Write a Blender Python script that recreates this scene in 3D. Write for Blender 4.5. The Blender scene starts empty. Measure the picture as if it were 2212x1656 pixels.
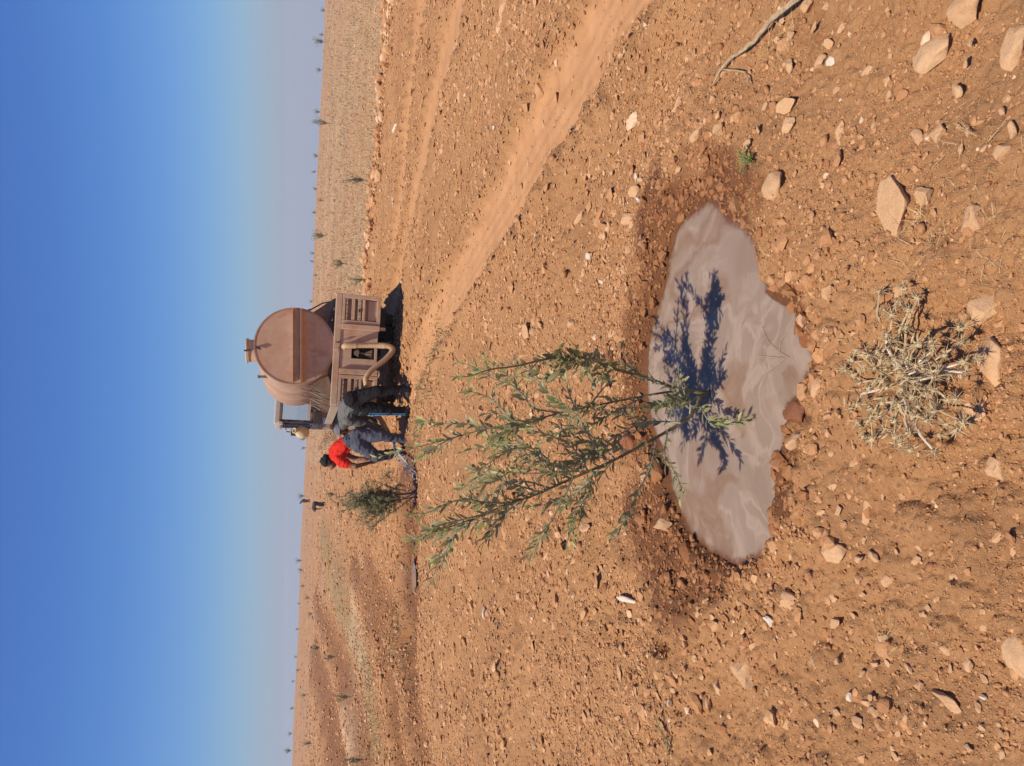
import bpy, bmesh, math, random
import numpy as np
from mathutils import Vector, Matrix, Quaternion

random.seed(7)
rng = np.random.default_rng(11)
sc = bpy.context.scene
COL = sc.collection
R = math.radians

# ------------------------------------------------------------------ camera
PITCH = R(15.2)          # looking slightly down
F_PX = 780.0             # focal length in pixels of a 1024 px long frame
CAM = Vector((0.0, 0.0, 1.70))
fwd = Vector((0, math.cos(PITCH), -math.sin(PITCH)))
rgt = Vector((1, 0, 0))
upv = Vector((0, math.sin(PITCH), math.cos(PITCH)))
cam_d = bpy.data.cameras.new('camera')
cam = bpy.data.objects.new('camera', cam_d)
COL.objects.link(cam)
# the phone was held upright and the picture is stored on its side: frame-left is up
m = Matrix.Identity(4)
for i in range(3):
    m[i][0] = -upv[i]
    m[i][1] = rgt[i]
    m[i][2] = -fwd[i]
    m[i][3] = CAM[i]
cam.matrix_world = m
cam_d.sensor_width = 36.0
cam_d.lens = 36.0 * F_PX / 1024.0
cam_d.clip_start = 0.05
cam_d.clip_end = 6000
sc.camera = cam

# ------------------------------------------------------------------ sky and sun
SUN_EL = R(64)
TH = R(-38)
to_sun = Vector((-math.cos(TH) * math.cos(SUN_EL), math.sin(TH) * math.cos(SUN_EL), math.sin(SUN_EL)))
world = bpy.data.worlds.new('World')
sc.world = world
world.use_nodes = True
wn = world.node_tree
bg = wn.nodes['Background']
sky = wn.nodes.new('ShaderNodeTexSky')
sky.sky_type = 'NISHITA'
sky.sun_disc = False
sky.sun_elevation = SUN_EL
sky.sun_rotation = math.atan2(to_sun.x, to_sun.y)
sky.air_density = 1.0
sky.dust_density = 0.6
sky.ozone_density = 1.5
hs = wn.nodes.new('ShaderNodeHueSaturation')
hs.inputs['Hue'].default_value = 0.515
hs.inputs['Saturation'].default_value = 1.25
hs.inputs['Value'].default_value = 1.0
wn.links.new(sky.outputs[0], hs.inputs['Color'])
# dusty air near the horizon, the same all the way round
tc = wn.nodes.new('ShaderNodeTexCoord')
sx = wn.nodes.new('ShaderNodeSeparateXYZ')
wn.links.new(tc.outputs['Generated'], sx.inputs[0])
rp = wn.nodes.new('ShaderNodeValToRGB')
rp.color_ramp.interpolation = 'B_SPLINE'
els = rp.color_ramp.elements
els[0].position = 0.0; els[0].color = (1, 1, 1, 1)
els[1].position = 0.36; els[1].color = (0.05, 0.05, 0.05, 1)
for pp_, vv_ in ((0.025, 0.88), (0.06, 0.46), (0.11, 0.17), (0.20, 0.06)):
    e_ = els.new(pp_); e_.color = (vv_, vv_, vv_, 1)
wn.links.new(sx.outputs['Z'], rp.inputs['Fac'])
mx = wn.nodes.new('ShaderNodeMix'); mx.data_type = 'RGBA'
wn.links.new(rp.outputs['Color'], mx.inputs[0])
tint = wn.nodes.new('ShaderNodeMix'); tint.data_type = 'RGBA'; tint.blend_type = 'MULTIPLY'; tint.inputs[0].default_value = 1.0
tint.inputs[7].default_value = (0.44, 0.84, 1.24, 1)
wn.links.new(hs.outputs[0], tint.inputs[6])
wn.links.new(tint.outputs[2], mx.inputs[6])
mx.inputs[7].default_value = (4.15, 4.70, 6.05, 1)
wn.links.new(mx.outputs[2], bg.inputs['Color'])
bg.inputs['Strength'].default_value = 0.08

sun_d = bpy.data.lights.new('sun', 'SUN')
sun_d.energy = 4.5
sun_d.angle = R(0.53)
sun_d.color = (1.0, 0.91, 0.77)
sun = bpy.data.objects.new('sun', sun_d)
COL.objects.link(sun)
sun.rotation_euler = (-to_sun).to_track_quat('-Z', 'Y').to_euler()
sun.location = (0, 0, 30)

sc.view_settings.view_transform = 'Standard'
sc.view_settings.look = 'None'
sc.view_settings.gamma = 1.0
sc.view_settings.exposure = 0.27
sc.view_settings.use_curve_mapping = False
sc.cycles.use_denoising = True
sc.cycles.max_bounces = 6
sc.cycles.diffuse_bounces = 4
sc.cycles.glossy_bounces = 3
sc.cycles.transmission_bounces = 6
sc.cycles.transparent_max_bounces = 6
sc.cycles.caustics_reflective = False
sc.cycles.caustics_refractive = False

# ------------------------------------------------------------------ measuring helpers
TILT = 0.042             # the whole field rises gently to the left
CX, CY = 1106.0, 828.0   # centre of the photograph in the 2212 px wide copy used for measuring
K = 1024.0 / 2212.0

def ray(X, Y):
    u = (CY - Y) * K
    v = (X - CX) * K
    return (fwd + rgt * (u / F_PX) - upv * (v / F_PX))

def G(X, Y, dz=0.0):
    """ground point seen at (X, Y) of the measuring copy, dz above the tilted field"""
    d = ray(X, Y)
    t = (dz - CAM.z) / (d.z + TILT * d.x)
    p = CAM + d * t
    return Vector((p.x, p.y, p.z))

def P(X, Y, y):
    d = ray(X, Y)
    return CAM + d * (y / d.y)

def full(X, Y):
    return (X / 1.8517, Y / 1.8517)

# ------------------------------------------------------------------ noise (numpy)
def _hash(ix, iy, s):
    h = (ix.astype(np.int64) * 374761393 + iy.astype(np.int64) * 668265263 + s * 974711) & 0xFFFFFFFF
    h = ((h ^ (h >> 13)) * 1274126177) & 0xFFFFFFFF
    h = (h ^ (h >> 16)) & 0xFFFFFFFF
    return h / 4294967295.0

def vnoise(x, y, s=0):
    ix = np.floor(x); iy = np.floor(y)
    fx = x - ix; fy = y - iy
    fx = fx * fx * fx * (fx * (fx * 6 - 15) + 10); fy = fy * fy * fy * (fy * (fy * 6 - 15) + 10)
    a = _hash(ix, iy, s); b = _hash(ix + 1, iy, s); c = _hash(ix, iy + 1, s); d = _hash(ix + 1, iy + 1, s)
    return (a + (b - a) * fx) * (1 - fy) + (c + (d - c) * fx) * fy - 0.5

def fbm(x, y, s=0, o=4, g=0.5):
    r = 0; a = 1.0
    for k in range(o):
        r = r + a * vnoise(x, y, s + k * 17)
        x, y = x * 1.93 + y * 0.4 + 3.1, y * 1.93 - x * 0.4 + 7.7
        a *= g
    return r

def clods(x, y, s=0):
    """rounded lumps: worley bumps"""
    ix = np.floor(x); iy = np.floor(y)
    best = np.zeros_like(x)
    for dx in (-1, 0, 1):
        for dy in (-1, 0, 1):
            cx = ix + dx; cy = iy + dy
            px = cx + 0.15 + 0.7 * _hash(cx, cy, s); py = cy + 0.15 + 0.7 * _hash(cx, cy, s + 1)
            rr = 0.25 + 0.45 * _hash(cx, cy, s + 2) ** 2
            e = 0.6 + 0.8 * _hash(cx, cy, s + 3)
            d2 = ((x - px) * e) ** 2 + ((y - py) / e) ** 2
            h = np.sqrt(np.maximum(rr * rr - d2, 0)) * (0.4 + 0.6 * _hash(cx, cy, s + 4))
            best = np.maximum(best, h)
    return best

def sstep(a, b, x):
    t = np.clip((x - a) / (b - a), 0, 1)
    return t * t * (3 - 2 * t)

def polyline_dist(x, y, pts, margin=2.5):
    """distance, signed side and arc length along a polyline"""
    a_ = np.array([(q[0], q[1]) for q in pts]); lo = a_.min(0) - margin; hi = a_.max(0) + margin
    far_ = (x < lo[0]) | (x > hi[0]) | (y < lo[1]) | (y > hi[1])
    if far_.any():
        D = np.full(x.shape, 99.0); S = np.zeros(x.shape); L_ = np.zeros(x.shape)
        kk = ~far_
        if kk.any(): D[kk], S[kk], L_[kk] = polyline_dist(x[kk], y[kk], pts, 1e6)
        return D, S, L_
    bd = np.full(x.shape, 1e9); bs = np.zeros(x.shape); bl = np.zeros(x.shape); acc = 0.0
    for (ax, ay), (bx, by) in zip(pts[:-1], pts[1:]):
        dx, dy = bx - ax, by - ay; L2 = dx * dx + dy * dy; L = math.sqrt(L2)
        t = np.clip(((x - ax) * dx + (y - ay) * dy) / L2, 0, 1)
        ex = x - ax - t * dx; ey = y - ay - t * dy
        d = np.sqrt(ex * ex + ey * ey)
        k = d < bd
        bd = np.where(k, d, bd); bs = np.where(k, np.sign(dx * ey - dy * ex), bs); bl = np.where(k, acc + t * L, bl)
        acc += L
    return bd, bs, bl

def in_poly(x, y, pts):
    c = np.zeros(x.shape, bool)
    n = len(pts)
    for i in range(n):
        x1, y1 = pts[i]; x2, y2 = pts[(i + 1) % n]
        if y1 == y2: continue
        k = ((y1 > y) != (y2 > y)) & (x < (x2 - x1) * (y - y1) / (y2 - y1) + x1)
        c ^= k
    return c

def smooth_line(pts, n=6):
    out = []
    P4 = [pts[0]] + list(pts) + [pts[-1]]
    for i in range(1, len(P4) - 2):
        p0, p1, p2, p3 = [np.array(q, float) for q in P4[i - 1:i + 3]]
        for k in range(n):
            t = k / n
            out.append(0.5 * ((2 * p1) + (-p0 + p2) * t + (2 * p0 - 5 * p1 + 4 * p2 - p3) * t * t + (-p0 + 3 * p1 - 3 * p2 + p3) * t ** 3))
    out.append(np.array(pts[-1], float))
    return out

def gline(pts, n=2):
    return [tuple(q) for q in smooth_line([G(a, b).xy for a, b in pts], n)]

# ------------------------------------------------------------------ the lie of the land
RUT_A1 = gline([(915, -160), (905, 0), (882, 200), (863, 400), (846, 560), (834, 650), (822, 760)])
RUT_A2 = gline([(1030, -130), (990, 0), (938, 200), (903, 380), (878, 510), (858, 640), (846, 730), (836, 800)])
RUT_B = gline([(1420, -130), (1325, 0), (1238, 170), (1152, 320), (1080, 450), (1005, 580), (950, 690), (908, 790), (886, 860), (868, 960), (858, 1080)])
BERM = gline([(850, -120), (842, 0), (838, 100), (829, 250), (814, 400), (804, 560), (797, 700)])
RIDGE = gline([(1085, -60), (1050, 110), (1005, 320), (962, 520), (925, 690)])
FUR1 = gline([(640, 1120), (655, 1250), (674, 1400), (694, 1500), (722, 1656), (745, 1760)])
FUR2 = gline([(702, 1150), (738, 1300), (772, 1420), (800, 1560), (815, 1720)])
FUR3 = gline([(752, 1240), (796, 1340), (838, 1480), (862, 1720)])
FUR4 = gline([(775, 1225), (822, 1340), (870, 1480), (905, 1700)])
FUR5 = gline([(660, 1200), (690, 1330), (715, 1420), (742, 1510), (775, 1640), (795, 1740)])
FUR6 = gline([(668, 1010), (680, 985), (715, 965), (740, 975)])
PUD_PX = [(1530, 432), (1555, 440), (1570, 470), (1605, 485), (1630, 510), (1650, 560), (1660, 620), (1690, 640), (1730, 660), (1735, 720), (1750, 740),
          (1770, 775), (1765, 800), (1745, 815), (1750, 845), (1730, 865), (1705, 880), (1712, 930), (1700, 970), (1690, 990), (1695, 1060), (1680, 1120),
          (1675, 1170), (1660, 1195), (1620, 1215), (1590, 1222), (1560, 1205), (1530, 1190), (1490, 1150), (1470, 1110), (1450, 1060), (1440, 1000),
          (1410, 930), (1395, 860), (1395, 800), (1400, 740), (1415, 680), (1435, 620), (1445, 560), (1460, 500), (1480, 470), (1510, 450)]
WATER_Z = -0.030
def level_pt(X, Y, z):
    d = ray(X, Y); t = (z - CAM.z) / d.z
    p = CAM + d * t
    return (p.x, p.y)
PUD = [level_pt(a, b, WATER_Z) for a, b in PUD_PX]
PUD_C = np.mean(np.array(PUD), axis=0)
# the watered basin of the second sapling
TREN = gline([(872, 985), (884, 1040), (887, 1110), (884, 1180), (884, 1255), (878, 1300)])
POOL2 = G(886, 1243)
POOL2_R = (0.24, 0.28)
POOL2_Z = -TILT * POOL2.x - 0.050

def puddle_sd(x, y):
    ins = in_poly(x, y, PUD)
    d, _, _ = polyline_dist(x, y, PUD + [PUD[0]])
    return np.where(ins, -d, d)

def terrain(x, y, detail=1.0, masks=False):
    x = np.asarray(x, float); y = np.asarray(y, float)
    r = np.hypot(x, y)
    z = -TILT * x * np.clip(400 / np.maximum(r, 1), 0, 1)
    z = z - 0.00022 * np.maximum(r - 150, 0) ** 1.9 * (r < 900) - (r >= 900) * 0.00022 * 750 ** 1.9
    far = sstep(12, 60, r)
    z = z + far * 0.55 * fbm(x / 34, y / 34, 3, 3) + 0.10 * sstep(5, 16, r) * fbm(x / 6, y / 6, 9, 3)
    dust = np.zeros_like(x); wet = np.zeros_like(x); straw = np.zeros_like(x); pale = np.zeros_like(x); green = np.zeros_like(x); turned_shade = np.zeros_like(x)
    near = r < 60
    xn, yn = x[near], y[near]
    zn = np.zeros_like(xn); dn = np.zeros_like(xn); rough = np.ones_like(xn)
    wob = 0.10 * fbm(xn / 1.1, yn / 1.1, 31, 3)
    for line, w, dep in ((RUT_A1, 0.46, 0.06), (RUT_A2, 0.46, 0.06), (RUT_B, 0.34, 0.065)):
        d, s, l = polyline_dist(xn, yn, line)
        dd = np.abs(d + wob) + 0.10 * fbm(xn / 0.16, yn / 0.16, 37, 3)
        inr = 1 - sstep(w * 0.75, w * 1.25, dd)
        zn -= dep * (1 - sstep(w * 0.55, w * 1.35, dd))
        zn += 0.055 * np.exp(-((dd - w * 1.55) / (w * 0.38)) ** 2)
        # tyre lugs pressed into the shoulders
        lug = np.maximum(0, np.sin(l * 2 * math.pi / 0.21 + s * dd * 6)) ** 0.7
        band = np.exp(-((dd - w * 1.45) / (w * 0.45)) ** 2) * sstep(-0.25, 0.10, vnoise(l / 2.2, s * 3.0, 77))
        zn -= 0.060 * band * lug
        zn += 0.0035 * inr * np.sin(d * s * 2 * math.pi / 0.13 + 2 * wob)
        dn = np.maximum(dn, inr)
    d, s, l = polyline_dist(xn, yn, BERM)
    dd = np.abs(d + 2 * wob)
    zn += 0.17 * np.exp(-(dd / 0.8) ** 2) * (0.75 + 0.7 * vnoise(l / 1.3, l * 0, 5))
    bm_ = np.exp(-(dd / 0.9) ** 2)
    side = s > 0
    # left of the berm line (away from the camera) begins the stubble field
    ang = np.arctan2(xn, yn)
    d, s2, l = polyline_dist(xn, yn, RIDGE)
    zn += 0.06 * np.exp(-(np.abs(d + wob) / 0.28) ** 2)
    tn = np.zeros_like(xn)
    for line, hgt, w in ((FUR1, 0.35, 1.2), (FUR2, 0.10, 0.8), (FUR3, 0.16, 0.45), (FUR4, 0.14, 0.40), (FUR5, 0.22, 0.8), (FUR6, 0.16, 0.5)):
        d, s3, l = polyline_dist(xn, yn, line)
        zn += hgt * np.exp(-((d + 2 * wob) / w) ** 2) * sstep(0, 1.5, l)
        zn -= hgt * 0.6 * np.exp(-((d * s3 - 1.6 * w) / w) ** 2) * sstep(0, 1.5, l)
        if line is not FUR2: tn = np.maximum(tn, np.exp(-((d * s3 - 1.1 * w + 3 * wob) / (0.75 * w)) ** 2) * sstep(0, 1.5, l))  # mask beside each ridge: turned soil plus the furrow's painted shade
    d2, s4, l2 = polyline_dist(xn, yn, FUR2)
    gr = np.exp(-((d2 - 0.2) / 0.9) ** 2)
    # basin of the second sapling, a bank before and behind it
    d, s5, l = polyline_dist(xn, yn, TREN)
    zn -= 0.11 * np.exp(-(d / 0.40) ** 2)
    zn += 0.10 * np.exp(-((d + wob - 0.80) / 0.22) ** 2) * (s5 < 0) - 0.05 * (s5 > 0) * np.exp(-((d - 0.6) / 0.5) ** 2)
    wn_ = np.exp(-((d + 0.8 * wob) / 0.62) ** 4)
    # the puddle in front
    pw = np.hypot(xn - PUD_C[0], (yn - PUD_C[1])) < 2.2
    sd = np.full(xn.shape, 9.0); sd[pw] = puddle_sd(xn[pw], yn[pw])
    k = 1 - sstep(0.02, 0.85, sd)
    flat = -TILT * xn
    target = np.where(sd < 0, WATER_Z - 0.055 * sstep(0, 0.14, -sd), WATER_Z + 0.052 * sstep(-0.012, 0.05, sd) + 0.050 * np.exp(-((sd - 0.30) / 0.16) ** 2))
    zb = (1 - k) * zn + k * (target - flat)
    zn = np.where(pw, zb, zn)
    hx, hy = G(1424, 1392).xy
    zn -= 0.10 * np.exp(-(((xn - hx) / 0.055) ** 2 + ((yn - hy) / 0.075) ** 2) ** 2)
    wnoise = fbm(xn / 0.22, yn / 0.22, 55, 4)
    leftness = sstep(-0.35, -0.95, xn) * sstep(2.6, 3.4, yn)
    rightness = sstep(0.45, 0.75, xn)
    reach = 0.11 + 0.36 * leftness + 0.16 * rightness + 0.10 * sstep(3.2, 3.7, yn)
    wet_n = np.maximum(1 - sstep(reach * 0.55, reach * 1.25, sd + 0.22 * wnoise), 0.9 * wn_)
    wet[near] = np.where(sd < 3, wet_n, 0.9 * wn_)
    dust[near] = dn * (1 - wet[near]) * sstep(-0.45, 0.05, 0.3 + wnoise * 0.8)
    rough = (1 - 0.45 * np.exp(-(np.maximum(sd, 0) / 0.12) ** 2)) * (1 - 0.86 * dn) * (1 - 0.9 * (sd < -0.03)) * (1 + 0.8 * bm_ * (sd > 2))
    turned_shade[near] = tn
    green[near] = gr * sstep(13, 18, r[near])
    z[near] += zn
    # masks far out
    ang = np.arctan2(x, y)
    bd = np.interp(ang, *BERM_AR)
    sf = sstep(0.3, 2.5, r - bd) * (ang > -0.10)
    straw = sf * (0.75 + 0.6 * fbm(x / 2.5, y / 9, 21, 3)) * (1 - 0.5 * sstep(60, 160, r))
    pp = G(768, 1520)
    pale = np.exp(-(((x - pp.x) / 3.2) ** 2 + ((y - pp.y) / 2.4) ** 2) ** 2)
    if detail > 0:
        n2 = r < 30
        xx, yy = x[n2], y[n2]
        rr = np.ones(x.shape); rr[near] = rough
        a = rr[n2] * detail
        lump = sstep(-0.25, 0.35, fbm(xx / 0.9, yy / 0.9, 61, 3))
        h = 0.036 * fbm(xx / 0.42, yy / 0.42, 41, 3) + 0.060 * fbm(xx / 1.3, yy / 1.3, 47, 2) * sstep(1.0, 2.5, np.hypot(xx - PUD_C[0], yy - PUD_C[1]))
        h = h + 0.068 * clods(xx / 0.125, yy / 0.125, 100) * (0.25 + 0.75 * lump)
        h = h + 0.042 * clods(xx / 0.055 + 0.3, yy / 0.055, 200) * (0.4 + 0.6 * lump)
        h = h + 0.016 * clods(xx / 0.026, yy / 0.026 + 0.7, 300) * (1 - sstep(5, 9, r[n2]))
        h = h + 0.006 * fbm(xx / 0.03, yy / 0.03, 400, 2) * (1 - sstep(5, 9, r[n2]))
        h = h + 0.11 * clods(xx / 0.33, yy / 0.33, 500) * sstep(6, 12, r[n2]) * 0.35
        z[n2] += a * (h - 0.012)
        f2 = (r >= 30) & (r < 140)
        z[f2] += 0.10 * fbm(x[f2] / 0.8, y[f2] / 0.8, 43, 2)
    if masks:
        return z, dict(dust=dust, wet=np.clip(wet, 0, 1), straw=np.clip(straw, 0, 1), pale=pale, green=np.clip(green, 0, 1), turned_shade=np.clip(turned_shade, 0, 1), far=sstep(16, 45, r))
    return z

_b = np.array(BERM); _ba = np.arctan2(_b[:, 0], _b[:, 1]); _br = np.hypot(_b[:, 0], _b[:, 1])
_o = np.argsort(_ba)
BERM_AR = (_ba[_o], _br[_o])

def hz(x, y, detail=1.0):
    return float(terrain(np.array([x]), np.array([y]), detail)[0])

def on_ground(X, Y, detail=1.0):
    p = G(X, Y)
    return Vector((p.x, p.y, hz(p.x, p.y, detail)))

# ------------------------------------------------------------------ node helpers
def mat(name, rough=0.9, spec=0.25):
    mt = bpy.data.materials.new(name)
    mt.use_nodes = True
    nt = mt.node_tree
    b = nt.nodes['Principled BSDF']
    b.inputs['Roughness'].default_value = rough
    b.inputs['Specular IOR Level'].default_value = spec
    return mt, nt, b

def node(nt, t, **kw):
    n = nt.nodes.new(t)
    for k, v in kw.items():
        if k in n.inputs: n.inputs[k].default_value = v
        else: setattr(n, k, v)
    return n

def noise(nt, vec, scale, detail=4, rough=0.55, dist=0.0):
    n = node(nt, 'ShaderNodeTexNoise')
    n.inputs['Scale'].default_value = scale; n.inputs['Detail'].default_value = detail
    n.inputs['Roughness'].default_value = rough; n.inputs['Distortion'].default_value = dist
    if vec is not None: nt.links.new(vec, n.inputs['Vector'])
    return n.outputs['Fac']

def ramp(nt, fac, stops):
    n = node(nt, 'ShaderNodeValToRGB')
    el = n.color_ramp.elements
    while len(el) < len(stops): el.new(0.5)
    for e, (p, c) in zip(el, stops):
        e.position = p; e.color = (c[0], c[1], c[2], 1) if not isinstance(c, (int, float)) else (c, c, c, 1)
    nt.links.new(fac, n.inputs['Fac'])
    return n.outputs['Color']

def mixc(nt, fac, a, b, mode='MIX'):
    n = node(nt, 'ShaderNodeMix', data_type='RGBA', blend_type=mode)
    n.clamp_factor = True
    for v, i in ((fac, 0), (a, 6), (b, 7)):
        if hasattr(v, 'is_output') or hasattr(v, 'links'): nt.links.new(v, n.inputs[i])
        elif i == 0: n.inputs[i].default_value = v
        else: n.inputs[i].default_value = (v[0], v[1], v[2], 1)
    return n.outputs[2]

def attr(nt, name):
    n = node(nt, 'ShaderNodeAttribute'); n.attribute_name = name
    return n.outputs['Fac']

def maths(nt, op, a, b=None):
    n = node(nt, 'ShaderNodeMath', operation=op)
    for v, i in ((a, 0), (b, 1)):
        if v is None: continue
        if hasattr(v, 'links'): nt.links.new(v, n.inputs[i])
        else: n.inputs[i].default_value = v
    return n.outputs[0]

def bump(nt, b, height, strength=0.5, dist=0.01):
    n = node(nt, 'ShaderNodeBump')
    n.inputs['Strength'].default_value = strength; n.inputs['Distance'].default_value = dist
    nt.links.new(height, n.inputs['Height'])
    nt.links.new(n.outputs[0], b.inputs['Normal'])
    return n

def objco(nt):
    return node(nt, 'ShaderNodeTexCoord').outputs['Object']

def geopos(nt):
    return node(nt, 'ShaderNodeNewGeometry').outputs['Position']

SOIL_A, SOIL_B, SOIL_C = (0.335, 0.158, 0.062), (0.43, 0.218, 0.092), (0.245, 0.105, 0.040)

def ground_material():
    mt, nt, b = mat('soil', 0.95, 0.12)
    pos = geopos(nt)
    big = noise(nt, pos, 0.7, 4, 0.6)
    mid = noise(nt, pos, 5.0, 5, 0.65)
    fine = noise(nt, pos, 60.0, 4, 0.7)
    c = mixc(nt, ramp(nt, big, [(0.35, 0.0), (0.68, 1.0)]), SOIL_A, SOIL_B)
    c = mixc(nt, ramp(nt, mid, [(0.50, 0.0), (0.75, 0.8)]), c, SOIL_C)
    c = mixc(nt, ramp(nt, fine, [(0.35, 0.0), (0.75, 0.55)]), c, (0.53, 0.295, 0.145))
    c = mixc(nt, ramp(nt, noise(nt, pos, 1.9, 5, 0.6, 0.8), [(0.50, 0.0), (0.66, 0.7)]), c, (0.285, 0.145, 0.066))
    dustc = mixc(nt, ramp(nt, mid, [(0.35, 0.0), (0.7, 1.0)]), (0.42, 0.208, 0.092), (0.51, 0.268, 0.125))
    c = mixc(nt, attr(nt, 'dust'), c, dustc)
    st = mixc(nt, ramp(nt, noise(nt, pos, 1.6, 6, 0.7), [(0.35, 0.0), (0.7, 1.0)]), (0.36, 0.215, 0.115), (0.50, 0.35, 0.20))
    c = mixc(nt, maths(nt, 'MULTIPLY', attr(nt, 'straw'), 0.85), c, st)
    sv = node(nt, 'ShaderNodeVectorMath', operation='MULTIPLY'); nt.links.new(pos, sv.inputs[0]); sv.inputs[1].default_value = (0.10, 0.22, 0.1)
    fp = maths(nt, 'MULTIPLY', ramp(nt, noise(nt, sv.outputs[0], 1.0, 6, 0.7, 0.8), [(0.42, 0.0), (0.62, 0.85)]), attr(nt, 'far'))
    c = mixc(nt, fp, c, (0.275, 0.165, 0.098))
    c = mixc(nt, maths(nt, 'MULTIPLY', attr(nt, 'far'), ramp(nt, noise(nt, pos, 1.3, 6, 0.75), [(0.48, 0.0), (0.68, 0.7)])), c, (0.47, 0.285, 0.165))
    c = mixc(nt, maths(nt, 'MULTIPLY', attr(nt, 'pale'), 0.75), c, (0.62, 0.42, 0.26))
    c = mixc(nt, maths(nt, 'MULTIPLY', attr(nt, 'green'), 0.55), c, (0.25, 0.20, 0.10))
    c = mixc(nt, maths(nt, 'MULTIPLY', attr(nt, 'turned_shade'), 0.8), c, mixc(nt, ramp(nt, mid, [(0.35, 0.0), (0.7, 1.0)]), (0.20, 0.080, 0.034), (0.30, 0.135, 0.060)))  # redder turned soil, its dark tone also painting in the furrows' shade
    wetc = mixc(nt, ramp(nt, mid, [(0.35, 0.0), (0.7, 1.0)]), (0.125, 0.046, 0.016), (0.215, 0.083, 0.028))
    w = attr(nt, 'wet')
    c = mixc(nt, w, c, wetc)
    nt.links.new(c, b.inputs['Base Color'])
    nt.links.new(maths(nt, 'SUBTRACT', 0.96, maths(nt, 'MULTIPLY', w, 0.42)), b.inputs['Roughness'])
    nt.links.new(maths(nt, 'ADD', 0.12, maths(nt, 'MULTIPLY', w, 0.16)), b.inputs['Specular IOR Level'])
    hgt = maths(nt, 'ADD', noise(nt, pos, 45.0, 6, 0.72), maths(nt, 'MULTIPLY', noise(nt, pos, 190.0, 3, 0.7), 0.35))
    amp = maths(nt, 'SUBTRACT', 1.0, maths(nt, 'MULTIPLY', attr(nt, 'dust'), 0.8))
    bump(nt, b, maths(nt, 'MULTIPLY', hgt, amp), 0.75, 0.018)
    return mt

def new_mesh(name, V, Fq, smooth=True, attrs=None):
    """V (n,3) floats, Fq (m,k) ints with k = 3 or 4"""
    me = bpy.data.meshes.new(name)
    V = np.ascontiguousarray(V, np.float32); Fq = np.ascontiguousarray(Fq, np.int32)
    n, k = Fq.shape
    me.vertices.add(len(V)); me.vertices.foreach_set('co', V.ravel())
    me.loops.add(n * k); me.loops.foreach_set('vertex_index', Fq.ravel())
    me.polygons.add(n)
    me.polygons.foreach_set('loop_start', np.arange(0, n * k, k, dtype=np.int32))
    me.polygons.foreach_set('use_smooth', np.full(n, smooth, bool))
    for an, av in (attrs or {}).items():
        a = me.attributes.new(an, 'FLOAT', 'POINT'); a.data.foreach_set('value', np.ascontiguousarray(av, np.float32))
    me.update(calc_edges=True); me.validate()
    return me

def link(name, me, material=None, parent=None):
    o = bpy.data.objects.new(name, me); COL.objects.link(o)
    if material is not None and me is not None:
        if isinstance(material, (list, tuple)):
            for x in material: me.materials.append(x)
        elif not me.materials: me.materials.append(material)
    if parent is not None: o.parent = parent
    return o

def tag(o, label=None, cat=None, group=None, kind=None):
    if label: o['label'] = label
    if cat: o['category'] = cat
    if group: o['group'] = group
    if kind: o['kind'] = kind
    return o

def empty(name, loc=(0, 0, 0), rz=0.0):
    o = bpy.data.objects.new(name, None); COL.objects.link(o)
    o.location = loc; o.rotation_euler = (0, 0, rz); o.empty_display_size = 0.1
    return o

# ------------------------------------------------------------------ ground sheet
def build_ground():
    rs = [0.12, 0.4, 0.7, 0.95]
    r = 1.15
    while r < 900:
        rs.append(r)
        r += max(0.006, min((r * r + 2.9) / (F_PX * 1.7) * 1.05, 0.013 * r if r < 150 else 0.05 * r))
    rs = np.array(rs)
    front = np.linspace(-0.66, 0.66, 560)
    back = np.linspace(0.66, 2 * math.pi - 0.66, 62)[1:-1]
    an = np.concatenate([front, back])
    Rg, Ag = np.meshgrid(rs, an, indexing='ij')
    jit = (rng.random(Rg.shape) - 0.5) * 0.0009 * (np.abs(Ag) < 0.65)
    X = Rg * np.sin(Ag + jit); Y = Rg * np.cos(Ag + jit)
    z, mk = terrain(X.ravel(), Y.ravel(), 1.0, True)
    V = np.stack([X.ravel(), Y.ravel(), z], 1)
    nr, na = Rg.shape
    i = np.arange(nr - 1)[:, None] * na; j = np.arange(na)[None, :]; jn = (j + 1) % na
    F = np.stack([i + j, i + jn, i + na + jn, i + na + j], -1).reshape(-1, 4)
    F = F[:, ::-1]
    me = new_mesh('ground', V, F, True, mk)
    # close the small hole under the camera
    bm = bmesh.new(); bm.from_mesh(me); bm.verts.ensure_lookup_table()
    bm.faces.new([bm.verts[q] for q in range(na)][::-1])
    bm.to_mesh(me); bm.free()
    o = link('ground', me, ground_material())
    tag(o, 'dry stony orange soil of the field with wheel ruts', None, None, 'structure')
    print('ground', nr, na)
    return o

build_ground()

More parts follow.
